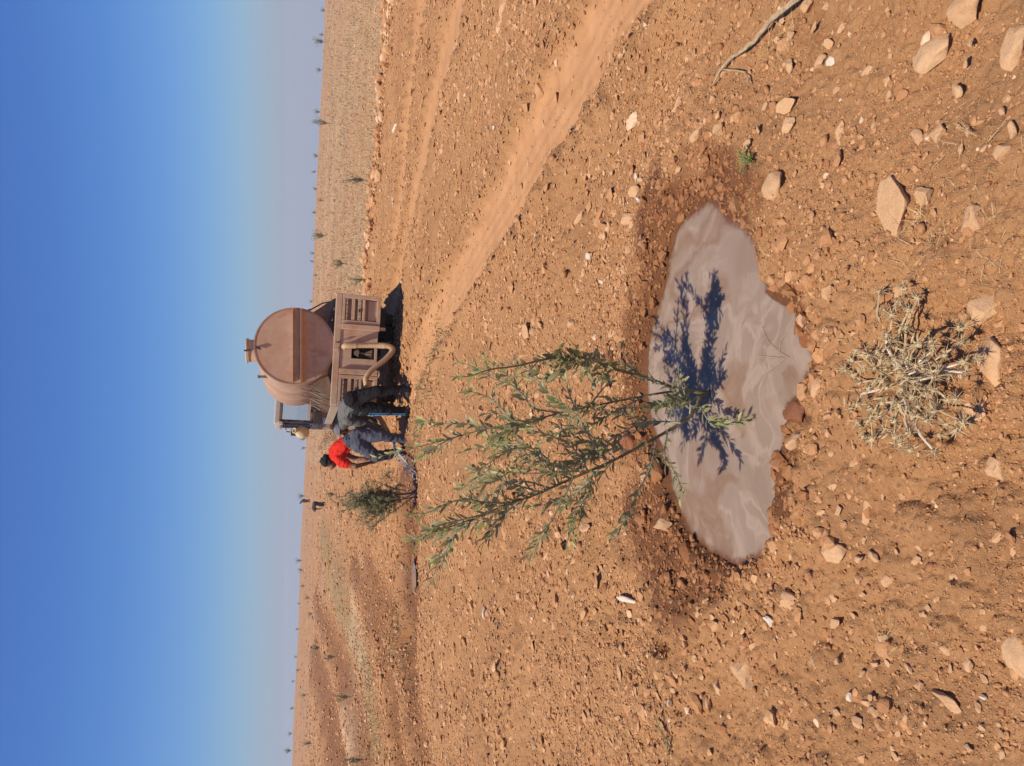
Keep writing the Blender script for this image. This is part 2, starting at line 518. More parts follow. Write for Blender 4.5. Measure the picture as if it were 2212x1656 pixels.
# ------------------------------------------------------------------ water of the puddle
def water_material():
    mt, nt, b = mat('muddy_water', 0.6, 0.22)
    pos = geopos(nt)
    def warp(vec, scale, amt):
        n = node(nt, 'ShaderNodeTexNoise'); n.inputs['Scale'].default_value = scale; n.inputs['Detail'].default_value = 3
        nt.links.new(vec, n.inputs['Vector'])
        sb = node(nt, 'ShaderNodeVectorMath', operation='SUBTRACT'); nt.links.new(n.outputs['Color'], sb.inputs[0]); sb.inputs[1].default_value = (0.5, 0.5, 0.5)
        ml = node(nt, 'ShaderNodeVectorMath', operation='SCALE'); nt.links.new(sb.outputs[0], ml.inputs[0]); ml.inputs['Scale'].default_value = amt
        ad = node(nt, 'ShaderNodeVectorMath', operation='ADD'); nt.links.new(vec, ad.inputs[0]); nt.links.new(ml.outputs[0], ad.inputs[1])
        return ad.outputs[0]
    w1 = warp(pos, 1.6, 1.1); w2 = warp(w1, 3.5, 0.45)
    s1 = noise(nt, w2, 2.6, 4, 0.5, 0.3); s2 = noise(nt, w1, 1.7, 4, 0.5, 0.3); s3 = noise(nt, w2, 22.0, 4, 0.6, 0.8)
    c = mixc(nt, ramp(nt, s2, [(0.36, 0.0), (0.60, 1.0)]), (0.222, 0.152, 0.106), (0.275, 0.197, 0.146))
    c = mixc(nt, ramp(nt, s1, [(0.46, 0.0), (0.55, 0.85), (0.61, 0.0)]), c, (0.335, 0.245, 0.182))
    c = mixc(nt, ramp(nt, s2, [(0.53, 0.0), (0.59, 0.75), (0.68, 0.1)]), c, (0.190, 0.103, 0.058))
    c = mixc(nt, ramp(nt, s3, [(0.55, 0.0), (0.75, 0.25)]), c, (0.33, 0.25, 0.19))
    fl = noise(nt, pos, 130.0, 2, 0.5)
    c = mixc(nt, ramp(nt, fl, [(0.71, 0.0), (0.75, 0.8)]), c, (0.16, 0.085, 0.045))
    e = attr(nt, 'edge')
    en = maths(nt, 'ADD', e, maths(nt, 'MULTIPLY', maths(nt, 'SUBTRACT', noise(nt, pos, 26.0, 5, 0.7), 0.5), 0.07))
    c = mixc(nt, ramp(nt, en, [(0.0, 1.0), (0.014, 0.7), (0.034, 0.0)]), c, (0.150, 0.060, 0.024))
    nt.links.new(c, b.inputs['Base Color'])
    nt.links.new(ramp(nt, en, [(0.0, 0.16), (0.06, 0.62)]), b.inputs['Roughness'])
    b.inputs['Subsurface Weight'].default_value = 0.75
    b.inputs['Subsurface Radius'].default_value = (1.0, 0.72, 0.52)
    b.inputs['Subsurface Scale'].default_value = 0.10
    bump(nt, b, maths(nt, 'ADD', s3, maths(nt, 'MULTIPLY', noise(nt, pos, 90, 3), 0.25)), 0.12, 0.004)
    return mt

WATER_MAT = water_material()

def sheet(name, poly, z, material, grow=0.06, step=0.03, zf=None):
    c = np.mean(np.array(poly), axis=0)
    xs = [p[0] for p in poly]; ys = [p[1] for p in poly]
    gx = np.arange(min(xs) - grow, max(xs) + grow, step); gy = np.arange(min(ys) - grow, max(ys) + grow, step)
    XX, YY = np.meshgrid(gx, gy, indexing='ij')
    ins = in_poly(XX.ravel(), YY.ravel(), poly)
    d, _, _ = polyline_dist(XX.ravel(), YY.ravel(), list(poly) + [poly[0]])
    keep = (ins | (d < grow)).reshape(XX.shape)
    nx, ny = XX.shape
    q = keep[:-1, :-1] & keep[1:, :-1] & keep[1:, 1:] & keep[:-1, 1:]
    ii, jj = np.nonzero(q)
    F = np.stack([ii * ny + jj, (ii + 1) * ny + jj, (ii + 1) * ny + jj + 1, ii * ny + jj + 1], 1)
    V = np.stack([XX.ravel(), YY.ravel(), np.full(XX.size, z)], 1)
    sdist = np.where(ins, d, 0.0)
    used = np.unique(F); mp = np.full(len(V), -1); mp[used] = np.arange(len(used))
    return link(name, new_mesh(name, V[used], mp[F], True, dict(edge=sdist[used])), material)

o = sheet('puddle_water', PUD, WATER_Z, WATER_MAT, 0.07, 0.01)
tag(o, 'muddy grey brown puddle around the foot of the near sapling', None, None, 'structure')
pool_poly = [(POOL2.x + POOL2_R[0] * math.cos(a) * (1 + 0.2 * math.sin(3 * a)), POOL2.y + POOL2_R[1] * math.sin(a)) for a in np.linspace(0, 2 * math.pi, 24, endpoint=False)]
clear_m, _nt, _bb = mat('shallow_water', 0.06, 0.6)
_bb.inputs['Base Color'].default_value = (0.20, 0.15, 0.12, 1)
o = sheet('basin_water', pool_poly, POOL2_Z, clear_m, 0.02, 0.03)
tag(o, 'small patch of water shining in the far watering trench', None, None, 'structure')

# ------------------------------------------------------------------ loose stones
def stone_material(name, wet=False, white=False):
    mt, nt, b = mat(name, 0.42 if wet else 0.93, 0.4 if wet else 0.15)
    oi = node(nt, 'ShaderNodeObjectInfo').outputs['Random']
    co = objco(nt)
    n1 = noise(nt, co, 3.0, 5, 0.65); n2 = noise(nt, co, 14.0, 5, 0.7)
    if white: a, bb, d = (0.74, 0.64, 0.50), (0.64, 0.50, 0.36), (0.45, 0.27, 0.15)
    elif wet: a, bb, d = (0.36, 0.135, 0.045), (0.26, 0.085, 0.030), (0.16, 0.052, 0.018)
    else: a, bb, d = (0.70, 0.435, 0.235), (0.60, 0.345, 0.175), (0.45, 0.225, 0.100)
    c = mixc(nt, ramp(nt, n1, [(0.35, 0.0), (0.65, 1.0)]), a, bb)
    c = mixc(nt, ramp(nt, n2, [(0.5, 0.0), (0.75, 0.6)]), c, d)
    c = mixc(nt, maths(nt, 'MULTIPLY', oi, 0.30), c, d if not white else a)
    nt.links.new(c, b.inputs['Base Color'])
    bump(nt, b, maths(nt, 'ADD', noise(nt, co, 9.0, 6, 0.7), maths(nt, 'MULTIPLY', noise(nt, co, 60, 3), 0.3)), 0.45, 0.05)
    return mt

STONE = stone_material('dusty_stone'); STONE_WET = stone_material('wet_stone', wet=True); STONE_WHITE = stone_material('white_stone', white=True)

def rock_mesh(name, seed, cuts=11, sub=4):
    rg = np.random.default_rng(seed)
    bm = bmesh.new(); bmesh.ops.create_icosphere(bm, subdivisions=sub, radius=1.0)
    V = np.array([v.co[:] for v in bm.verts])
    for _ in range(cuts):
        n = rg.normal(size=3); n /= np.linalg.norm(n); d = rg.uniform(0.42, 0.80)
        k = V @ n - d; kk = k > 0
        V[kk] -= np.outer(k[kk], n) * 0.98
    V += 0.05 * np.stack([vnoise(V[:, 0] * 3 + s, V[:, 1] * 3 + V[:, 2] * 2.3, seed * 7 + s) for s in (0, 1, 2)], 1)
    nn = V / np.linalg.norm(V, axis=1, keepdims=True)
    V += nn * (0.035 * fbm(V[:, 0] * 7 + V[:, 2] * 3.1, V[:, 1] * 7 - V[:, 2] * 4.3, seed, 4, 0.6) + 0.10 * fbm(V[:, 0] * 1.7 + V[:, 2], V[:, 1] * 1.7 - V[:, 2] * 1.3, seed + 9, 2))[:, None]
    V /= np.abs(V).max(0)
    for v, c in zip(bm.verts, V): v.co = c
    for f in bm.faces: f.smooth = True
    me = bpy.data.meshes.new(name); bm.to_mesh(me); bm.free()
    return me

ROCKS = {}
for kind, mtl in (('dry', STONE), ('wet', STONE_WET), ('white', STONE_WHITE)):
    ROCKS[kind] = []
    for s in range(14 if kind == 'dry' else 5):
        me = rock_mesh('stone_mesh', 40 + s + (0 if kind == 'dry' else 50 if kind == 'wet' else 80), 9 + s % 6); me.materials.append(mtl)
        ROCKS[kind].append(me)

# (X, Y, length across the picture's Y, length across X, kind, label) for stones one can point to; sizes in the measuring copy's pixels
HERO = [
    (2135, 662, 70, 78, 'dry', 'large pale heart shaped stone at the upper right of the dry thistle', 0.5),
    (1940, 435, 150, 74, 'dry', 'long pale limestone slab lying flat, the longest stone in the foreground', 0.45),
    (1360, 474, 26, 40, 'dry', 'bright tan angular stone just left of the upper puddle tip', 0.6),
    (1378, 418, 34, 24, 'dry', 'brown stone leaning on a small white stone', 0.7),
    (1397, 432, 15, 20, 'white', 'small bright white stone beside a brown one', 0.8),
    (2080, 22, 70, 70, 'dry', 'big pale stone cut by the upper picture edge', 0.5),
    (2010, 118, 64, 84, 'dry', 'broad flat stone half sunk in soil near the upper right corner', 0.3),
    (1545, 1484, 30, 30, 'dry', 'pale orange five sided stone beside a rounded boulder', 0.5),
    (1600, 1450, 62, 66, 'dry', 'rounded half buried stone on the bare soil below the puddle', 0.45),
    (1738, 892, 50, 52, 'wet', 'dark wet rock at the notch in the right puddle rim', 0.8),
    (1738, 950, 44, 34, 'dry', 'tan rock standing on the right puddle rim below the wet one', 0.9),
    (1368, 958, 50, 44, 'wet', 'large wet orange rock on the far puddle rim behind the branches', 0.8),
    (1432, 1136, 34, 52, 'dry', 'block shaped tan rock on the lower left puddle rim', 0.7),
    (1286, 965, 40, 22, 'wet', 'wet orange pebble glowing between the sapling branches', 0.8),
    (1262, 1140, 26, 66, 'dry', 'pale elongated stone just below the sapling branches', 0.5),
    (1350, 1296, 14, 46, 'white', 'thin whitish stone on open soil below the sapling and puddle', 0.6),
    (1715, 1300, 42, 56, 'dry', 'lumpy stone on dry soil to the lower right of the puddle', 0.55),
    (1812, 1200, 50, 52, 'dry', 'squat grey tan stone with a deep shadow near the thistle', 0.6),
    (2040, 1512, 30, 60, 'dry', 'bone shaped pale stone in the lower right foreground', 0.6),
    (2195, 1425, 86, 60, 'dry', 'largest boulder at the right picture edge, toward the bottom', 0.4),
    (2105, 1140, 26, 38, 'dry', 'small oval stone between the thistle and the largest boulder', 0.6),
    (2128, 770, 120, 100, 'dry', 'wide flat slab sunk flush with the soil beside the thistle', 0.14),
    (2152, 1015, 46, 44, 'dry', 'round knob of stone at the lower right of the thistle clump', 0.6),
    (2112, 880, 52, 46, 'dry', 'brown oval stone touching the thistle stems', 0.6),
    (1545, 290, 42, 26, 'dry', 'wedge shaped orange stone near the tiny green weed', 0.5),
    (1590, 284, 32, 22, 'dry', 'smooth egg shaped stone near the tiny green weed', 0.6),
    (1480, 230, 44, 52, 'dry', 'embedded brown stone between wheel rut and puddle', 0.35),
    (1878, 156, 22, 28, 'dry', 'little bright stone above the long slab', 0.6),
    (1826, 290, 60, 24, 'dry', 'narrow leaf shaped stone above the long slab', 0.5),
    (1712, 230, 36, 46, 'dry', 'tilted block of pale stone below the fallen stick', 0.6),
    (1872, 1105, 70, 20, 'dry', 'slender pale stone below the thistle, lying lengthwise', 0.5),
    (2028, 605, 72, 34, 'dry', 'grey wedge of stone left of the heart shaped one', 0.35),
    (1810, 560, 60, 50, 'dry', 'half buried tan stone between puddle and slab', 0.3),
    (1708, 415, 74, 52, 'dry', 'broad dusty stone to the right of the upper puddle tip', 0.4),
    (1790, 840, 50, 40, 'dry', 'tan stone squeezed between puddle rim and thistle', 0.6),
    (1757, 690, 40, 26, 'dry', 'upright stone on the right puddle rim', 0.9),
    (1760, 735, 34, 28, 'wet', 'wet round stone on the right puddle rim', 0.8),
    (1340, 775, 34, 26, 'wet', 'wet tan rock just above the topmost sapling stem', 0.7),
    (1252, 468, 26, 30, 'dry', 'loose brown stone at the edge of the near wheel rut', 0.6),
    (1238, 700, 24, 22, 'dry', 'dark sided stone in the stony strip by the rut', 0.8),
    (1150, 720, 22, 22, 'dry', 'pale stone halfway between rut and sapling tips', 0.6),
    (1188, 462, 20, 22, 'white', 'chalky stone beside the near wheel rut', 0.5),
    (1103, 105, 14, 26, 'dry', 'flat light stone on the strip between the ruts', 0.5),
    (1045, 20, 20, 34, 'dry', 'light brown stone between the ruts at the upper edge', 0.5),
    (1090, 24, 40, 22, 'dry', 'long grey stone between the ruts at the upper edge', 0.5),
    (952, 330, 16, 20, 'dry', 'pale stone in the middle of the far track', 0.5),
    (850, 275, 14, 16, 'white', 'white boulder on the rubble bank of the far field', 0.8),
    (1415, 1390, 26, 20, 'dry', 'stone beside a dark hole in the soil below the puddle', 0.6),
    (1120, 1290, 18, 22, 'dry', 'pale stone in the rubble below the sapling', 0.6),
    (1048, 1325, 26, 14, 'white', 'chalk white sliver of stone below the sapling tips', 0.5),
    (2100, 480, 60, 46, 'dry', 'rounded stone some way right of the long slab', 0.5),
    (2000, 420, 50, 40, 'dry', 'brown stone tucked against the right side of the long slab', 0.5),
    (2180, 100, 80, 50, 'dry', 'big tan stone at the upper right corner', 0.35),
    (2160, 330, 40, 36, 'dry', 'plain stone among dry twigs at the right edge', 0.5),
    (1990, 1130, 40, 40, 'dry', 'flat stone just below the thistle clump', 0.3),
    (2060, 1250, 24, 34, 'dry', 'lone stone on bare soil below and right of the thistle', 0.45),
    (1905, 1380, 20, 20, 'dry', 'small chip of stone beside a dry grass tuft, lower right', 0.5),
]

def put_stone(X, Y, wy, wx, kind, proud, seed):
    p = on_ground(X, Y, 0.3)
    sl = (p - CAM).length
    mpp = sl / F_PX * K
    el = math.atan2(CAM.z - p.z, p.y)
    hw = wy * mpp * 0.5
    hd = wx * mpp * 0.5 / max(0.35, math.sin(el) * 0.9 + 0.25)
    hh = min(hw, hd) * (0.35 + 0.55 * proud)
    rg = random.Random(seed)
    me = ROCKS[kind][seed % len(ROCKS[kind])]
    o = bpy.data.objects.new('stone', me); COL.objects.link(o)
    o.location = (p.x, p.y, p.z + hh * (proud - 0.62))
    o.rotation_euler = (rg.uniform(-0.2, 0.2), rg.uniform(-0.2, 0.2), rg.uniform(-0.25, 0.25))
    o.scale = (hw, hd, hh)
    return o

hero_xy = []
for i, (X, Y, wy, wx, kind, lab, proud) in enumerate(HERO):
    o = put_stone(X, Y, wy, wx, kind, proud, i)
    tag(o, lab, 'stone', 'stones lying on the field')
    hero_xy.append((o.location.x, o.location.y, max(o.scale[0], o.scale[1])))

# further loose stones, big enough to see one by one
ZONES = [  # name of the place, X range, Y range, count, size range in copy pixels
    ('on the soil above the long slab', (1640, 2190), (10, 330), 34, (16, 36)),
    ('between the near wheel rut and the puddle', (1230, 1520), (330, 640), 34, (12, 26)),
    ('between the slab and the thistle clump', (1780, 2190), (500, 700), 12, (16, 32)),
    ('below the thistle clump', (1780, 2190), (1000, 1260), 26, (14, 30)),
    ('on the soil below the puddle', (1420, 1760), (1240, 1640), 38, (12, 28)),
    ('in the lower right foreground', (1800, 2190), (1280, 1640), 34, (14, 32)),
    ('in the rubble behind the sapling branches', (1130, 1370), (700, 1240), 36, (12, 26)),
    ('in the rubble below the sapling', (1000, 1400), (1240, 1640), 34, (9, 20)),
    ('between the wheel ruts', (960, 1200), (40, 420), 24, (9, 20)),
    ('along the rubble bank of the stubble field', (800, 850), (0, 600), 24, (6, 14)),
]
ORD = ['largest', 'second largest', 'third largest', 'fourth largest', 'fifth largest', 'sixth largest']
seed = 500
for place, xr, yr, n, sr in ZONES:
    made = []
    tries = 0
    while len(made) < n and tries < 900:
        tries += 1
        X = random.uniform(*xr); Y = random.uniform(*yr)
        s = sr[0] + (sr[1] - sr[0]) * random.random() ** 2.2
        q = G(X, Y)
        if any((q.x - a) ** 2 + (q.y - b) ** 2 < (c * 1.2 + 0.02) ** 2 for a, b, c in hero_xy): continue
        sdv = float(puddle_sd(np.array([q.x]), np.array([q.y]))[0])
        if sdv < 0.03: continue
        kind = 'wet' if sdv < 0.13 else ('white' if random.random() < 0.05 else 'dry')
        a = random.uniform(0.65, 1.5)
        o = put_stone(X, Y, s * a, s / a * 0.8, kind, random.uniform(0.35, 0.75), seed); seed += 1
        o.rotation_euler.z = random.uniform(0, 6.28)
        hero_xy.append((o.location.x, o.location.y, max(o.scale[0], o.scale[1])))
        made.append((s, o))
    made.sort(key=lambda t: -t[0])
    for k, (s, o) in enumerate(made):
        if k < 6: tag(o, '%s of the loose tan stones %s' % (ORD[k], place), 'stone', 'stones lying on the field')
        else: tag(o, 'small loose stone scattered %s' % place, 'stone', 'small stones ' + place)

# gravel and clods nobody could count
def gravel_material():
    mt, nt, b = mat('gravel', 0.95, 0.12)
    t = attr(nt, 'tint'); w = attr(nt, 'wet')
    c = ramp(nt, t, [(0.0, (0.33, 0.145, 0.060)), (0.35, (0.45, 0.22, 0.098)), (0.75, (0.54, 0.29, 0.138)), (0.98, (0.63, 0.375, 0.195)), (1.0, (0.70, 0.48, 0.30))])
    c = mixc(nt, w, c, mixc(nt, 0.35, (0.22, 0.080, 0.026), c))
    pos = geopos(nt)
    c = mixc(nt, ramp(nt, noise(nt, pos, 70, 4, 0.7), [(0.4, 0.0), (0.7, 0.5)]), c, SOIL_C)
    nt.links.new(c, b.inputs['Base Color'])
    nt.links.new(maths(nt, 'SUBTRACT', 0.95, maths(nt, 'MULTIPLY', w, 0.5)), b.inputs['Roughness'])
    bump(nt, b, noise(nt, pos, 110, 4, 0.7), 0.6, 0.006)
    return mt

def ico(sub):
    if sub == 0:
        return np.array([(1, 0, 0), (-1, 0, 0), (0, 1, 0), (0, -1, 0), (0, 0, 1), (0, 0, -1)], float), np.array([(4, 0, 2), (4, 2, 1), (4, 1, 3), (4, 3, 0), (5, 2, 0), (5, 1, 2), (5, 3, 1), (5, 0, 3)])
    bm = bmesh.new(); bmesh.ops.create_icosphere(bm, subdivisions=sub, radius=1.0)
    bm.verts.ensure_lookup_table()
    V = np.array([v.co[:] for v in bm.verts]); F = np.array([[v.index for v in f.verts] for f in bm.faces]); bm.free()
    return V, F

def chip_set(sub, n, cuts):
    V0, F0 = ico(sub); out = []
    for i in range(n):
        V = V0.copy()
        for _ in range(cuts):
            q = rng.normal(size=3); q /= np.linalg.norm(q); d = rng.uniform(0.45, 0.85)
            k = V @ q - d; kk = k > 0; V[kk] -= np.outer(k[kk], q) * 0.9
        V *= rng.uniform(0.85, 1.15, size=(len(V), 1)) if sub < 2 else rng.uniform(0.93, 1.07, size=(len(V), 1))
        out.append(V)
    return np.array(out), F0

GRAVEL = gravel_material()

def scatter(name, pts, size, sub, smooth, label, tint=None, sink=0.25, flat=1.0):
    n = len(pts)
    protos, F0 = chip_set(sub, 30, 5 if sub < 2 else 9)
    z, mk = terrain(pts[:, 0], pts[:, 1], 1.0, True)
    pk = rng.integers(0, len(protos), n)
    V = protos[pk]
    sc_ = np.stack([rng.uniform(0.7, 1.45, n), rng.uniform(0.7, 1.3, n), rng.uniform(0.45, 0.9, n) * flat], 1) * size[:, None]
    V = V * sc_[:, None, :]
    a = rng.uniform(0, 6.283, n); tl = rng.uniform(-0.5, 0.5, n)
    ca, sa = np.cos(a), np.sin(a); ct, st = np.cos(tl), np.sin(tl)
    x, y, zz = V[..., 0], V[..., 1] * ct[:, None] - V[..., 2] * st[:, None], V[..., 1] * st[:, None] + V[..., 2] * ct[:, None]
    X = x * ca[:, None] - y * sa[:, None] + pts[:, 0][:, None]
    Y = x * sa[:, None] + y * ca[:, None] + pts[:, 1][:, None]
    Z = zz + (z + sc_[:, 2] * sink)[:, None]
    nv = protos.shape[1]
    Fs = (F0[None] + (np.arange(n) * nv)[:, None, None]).reshape(-1, 3)
    if tint is None: tint = np.clip(rng.normal(0.45, 0.24, n), 0, 1)
    me = new_mesh(name, np.stack([X, Y, Z], -1).reshape(-1, 3), Fs, smooth, dict(tint=np.repeat(tint, nv), wet=np.repeat(mk['wet'], nv)))
    o = link(name, me, GRAVEL)
    return tag(o, label, None, None, 'stuff')

def polar_points(n, r0, r1, half=0.72, px=True):
    a = rng.uniform(-half, half, n)
    if px:   # even in the row direction seen from standing height
        t0, t1 = math.atan(1.7 / r0), math.atan(1.7 / r1)
        r = 1.7 / np.tan(rng.uniform(t1, t0, n))
    else:
        r = np.sqrt(rng.uniform(r0 * r0, r1 * r1, n))
    return np.stack([r * np.sin(a), r * np.cos(a)], 1), r

def keep_mask(p, size):
    z, mk = terrain(p[:, 0], p[:, 1], 0.0, True)
    pw = np.hypot(p[:, 0] - PUD_C[0], p[:, 1] - PUD_C[1]) < 2.0
    sd = np.full(len(p), 9.0); sd[pw] = puddle_sd(p[pw, 0], p[pw, 1])
    dens = sstep(-0.35, 0.30, fbm(p[:, 0] / 0.7, p[:, 1] / 0.7, 71, 3) + 0.12 * sstep(3.5, 6, np.hypot(p[:, 0], p[:, 1])))
    k = rng.random(len(p)) < (0.30 + 0.70 * dens) * (1 - 0.93 * mk['dust']) * (1 - 0.55 * mk['straw'])
    return k & (sd > 0.012)

p, r = polar_points(104000, 1.2, 22.0, 0.54)
size = np.minimum(0.00155 * r * (0.6 + rng.pareto(3.0, len(r)) * 0.55), 0.0065 * r)
size = np.clip(size, 0.0024, 0.05)
k = keep_mask(p, size); p, size, r = p[k], size[k], r[k]
big = size > 0.0030 * r
scatter('fine_gravel', p[~big], size[~big], 0, False, 'countless crumbs and pebbles covering the stony field', np.clip(rng.normal(0.56, 0.22, (~big).sum()), 0, 1))
scatter('gravel', p[big], size[big], 1, False, 'countless clods and pebbles lying on the stony field', np.clip(rng.normal(0.60, 0.22, big.sum()), 0, 1))
p, r = polar_points(5600, 1.2, 13.0, 0.54)
size = np.clip(0.0034 * r * (0.8 + rng.pareto(2.8, len(r)) * 0.7), 0.007, 0.05)
k = keep_mask(p, size)
scatter('coarse_gravel', p[k], size[k], 2, False, 'coarser half buried pebbles and clods of the stony field', np.clip(rng.normal(0.52, 0.22, k.sum()), 0, 1), sink=-0.1)
p, r = polar_points(26000, 1.25, 6.5, 0.54)
size = np.clip(0.0021 * r * (0.7 + rng.pareto(3.2, len(r)) * 0.6), 0.004, 0.03)
k = keep_mask(p, size)
scatter('soil_crumbs', p[k], size[k], 1, True, 'crumbly clods of earth covering the near soil', np.clip(rng.normal(0.26, 0.14, k.sum()), 0, 1), sink=0.1)
p, r = polar_points(52000, 3.6, 15.0, 0.54)
size = np.clip(0.0019 * r * (0.7 + rng.pareto(3.0, len(r)) * 0.6), 0.006, 0.055)
k = keep_mask(p, size)
scatter('stone_flakes', p[k], size[k], 0, False, 'dense pale flakes of stone strewn over the middle ground', np.clip(rng.normal(0.66, 0.18, k.sum()), 0, 0.99), sink=0.3, flat=0.6)
# clods heaped on the puddle rim
n_ = 9000; q_ = np.array(PUD); i_ = rng.integers(0, len(q_), n_); f_ = rng.random(n_)[:, None]
p = q_[i_] * (1 - f_) + q_[(i_ + 1) % len(q_)] * f_ + rng.normal(0, 0.20, (n_, 2))
sd_ = puddle_sd(p[:, 0], p[:, 1]); k = (sd_ > 0.006) & (rng.random(n_) < np.where((p[:, 1] > PUD_C[1] + 0.1) | (p[:, 0] < PUD_C[0] - 0.5), 0.9, 0.35))
p = p[k]; size = np.clip(0.006 + rng.pareto(2.6, len(p)) * 0.006, 0.005, 0.03)
scatter('rim_clods', p, size, 1, False, 'wet clods and pebbles heaped around the puddle rim', np.clip(rng.normal(0.45, 0.25, len(p)), 0, 1), sink=0.15)
# rubble of the far bank and stones of the stubble field
p, r = polar_points(30000, 14.0, 150.0, 0.56)
size = 0.0014 * r * (0.6 + rng.pareto(2.5, len(r)) * 0.6)
size = np.clip(np.minimum(size, 0.0024 * r), 0.014, 0.17)
k = rng.random(len(p)) < 0.55
scatter('field_rubble', p[k], size[k], 0, False, 'pale rubble strewn over the far stubble field', np.clip(rng.normal(0.62, 0.25, k.sum()), 0, 0.99))
p, r = polar_points(30000, 10.0, 60.0, 0.54)
k = (p[:, 0] < 0.12 * p[:, 1]) & (rng.random(len(p)) < 0.35 + 0.65 * sstep(-0.2, 0.25, fbm(p[:, 0] / 2.5, p[:, 1] / 2.5, 91, 3)))
p, r = p[k], r[k]
size = np.clip(0.0017 * r * (0.6 + rng.pareto(2.8, len(r)) * 0.6), 0.014, 0.15)
big = size > 0.0019 * r
scatter('slope_rubble', p[~big], size[~big], 0, False, 'rubble and clods strewn over the far slope', np.clip(rng.normal(0.5, 0.28, (~big).sum()), 0, 0.99), sink=0.3)
scatter('slope_stones', p[big], np.minimum(size[big], 0.0042 * r[big]), 1, False, 'larger rubble lying about the far slope', np.clip(rng.normal(0.5, 0.28, big.sum()), 0, 0.99), sink=0.1)
bl = np.array(BERM); t = rng.integers(0, len(bl) - 1, 2600); f = rng.random(2600)[:, None]
p = bl[t] * (1 - f) + bl[t + 1] * f + rng.normal(0, 0.38, (2600, 2))
size = np.clip(0.02 + rng.pareto(2.2, 2600) * 0.022, 0.02, 0.16)
scatter('bank_rubble', p, size, 1, False, 'heaped rubble of the low bank beside the track', np.clip(rng.normal(0.65, 0.25, 2600), 0, 1))

# ------------------------------------------------------------------ mesh builder for made things
class MB:
    def __init__(self): self.bm = bmesh.new()
    def box(self, x0, x1, y0, y1, z0, z1, bevel=0.0):
        m4 = Matrix.Translation(((x0 + x1) / 2, (y0 + y1) / 2, (z0 + z1) / 2)) @ Matrix.Diagonal((abs(x1 - x0), abs(y1 - y0), abs(z1 - z0), 1))
        r = bmesh.ops.create_cube(self.bm, size=1.0, matrix=m4)
        if bevel > 0:
            ed = set()
            for v in r['verts']: ed.update(v.link_edges)
            bmesh.ops.bevel(self.bm, geom=list(ed), offset=bevel, segments=2, affect='EDGES', profile=0.6)
        return self
    def cyl(self, p0, p1, r0, r1=None, seg=16, cap=True):
        p0, p1 = Vector(p0), Vector(p1); r1 = r0 if r1 is None else r1
        d = p1 - p0; q = d.to_track_quat('Z', 'Y').to_matrix().to_4x4()
        m4 = Matrix.Translation((p0 + p1) / 2) @ q
        bmesh.ops.create_cone(self.bm, cap_ends=cap, cap_tris=False, segments=seg, radius1=r0, radius2=r1, depth=d.length, matrix=m4)
        return self
    def tube(self, pts, rad, seg=8, ripple=0.0, period=1):
        pts = [Vector(p) for p in pts]; n = len(pts)
        rad = rad if hasattr(rad, '__len__') else [rad] * n
        rings = []; nrm = None
        for i, p in enumerate(pts):
            t = (pts[min(i + 1, n - 1)] - pts[max(i - 1, 0)])
            if t.length < 1e-9: t = Vector((0, 0, 1))
            t.normalize()
            if nrm is None: nrm = t.orthogonal().normalized()
            else:
                nrm = nrm - t * nrm.dot(t)
                nrm = nrm.normalized() if nrm.length > 1e-6 else t.orthogonal().normalized()
            b = t.cross(nrm)
            r = rad[i] * (1 + (ripple if (i // period) % 2 else 0))
            rings.append([self.bm.verts.new(p + (nrm * math.cos(a) + b * math.sin(a)) * r) for a in [2 * math.pi * k / seg for k in range(seg)]])
        for a, b in zip(rings[:-1], rings[1:]):
            for k in range(seg): self.bm.faces.new((a[k], a[(k + 1) % seg], b[(k + 1) % seg], b[k]))
        self.bm.faces.new(rings[0][::-1]); self.bm.faces.new(rings[-1])
        return self
    def lathe(self, prof, axis_p, axis_d, seg=28):
        """prof: list of (radius, height along the axis)"""
        axis_p = Vector(axis_p); axis_d = Vector(axis_d).normalized(); n = axis_d.orthogonal().normalized(); b = axis_d.cross(n)
        rings = []
        for r, h in prof:
            c = axis_p + axis_d * h
            if r < 1e-5: rings.append([self.bm.verts.new(c)])
            else: rings.append([self.bm.verts.new(c + (n * math.cos(2 * math.pi * k / seg) + b * math.sin(2 * math.pi * k / seg)) * r) for k in range(seg)])
        for A, B in zip(rings[:-1], rings[1:]):
            for k in range(seg):
                k2 = (k + 1) % seg
                if len(A) == 1 and len(B) > 1: self.bm.faces.new((A[0], B[k2], B[k]))
                elif len(B) == 1 and len(A) > 1: self.bm.faces.new((A[k], A[k2], B[0]))
                elif len(A) > 1: self.bm.faces.new((A[k], A[k2], B[k2], B[k]))
        return self
    def poly(self, pts):
        self.bm.faces.new([self.bm.verts.new(p) for p in pts]); return self
    def prism(self, pts, d):
        """closed outline pts extruded by the vector d"""
        a = [self.bm.verts.new(p) for p in pts]; b = [self.bm.verts.new(Vector(p) + Vector(d)) for p in pts]
        self.bm.faces.new(a[::-1]); self.bm.faces.new(b)
        for i in range(len(a)): self.bm.faces.new((a[i], a[(i + 1) % len(a)], b[(i + 1) % len(a)], b[i]))
        return self
    def ball(self, c, r, sub=2, scale=(1, 1, 1)):
        m4 = Matrix.Translation(c) @ Matrix.Diagonal((scale[0], scale[1], scale[2], 1))
        bmesh.ops.create_icosphere(self.bm, subdivisions=sub, radius=r, matrix=m4); return self
    def build(self, name, material, parent=None, smooth=False):
        bmesh.ops.recalc_face_normals(self.bm, faces=self.bm.faces)
        me = bpy.data.meshes.new(name); self.bm.to_mesh(me); self.bm.free()
        me.polygons.foreach_set('use_smooth', [smooth] * len(me.polygons))
        if smooth:
            try: me.set_sharp_from_angle(angle=R(38))
            except Exception: pass
        return link(name, me, material, parent)

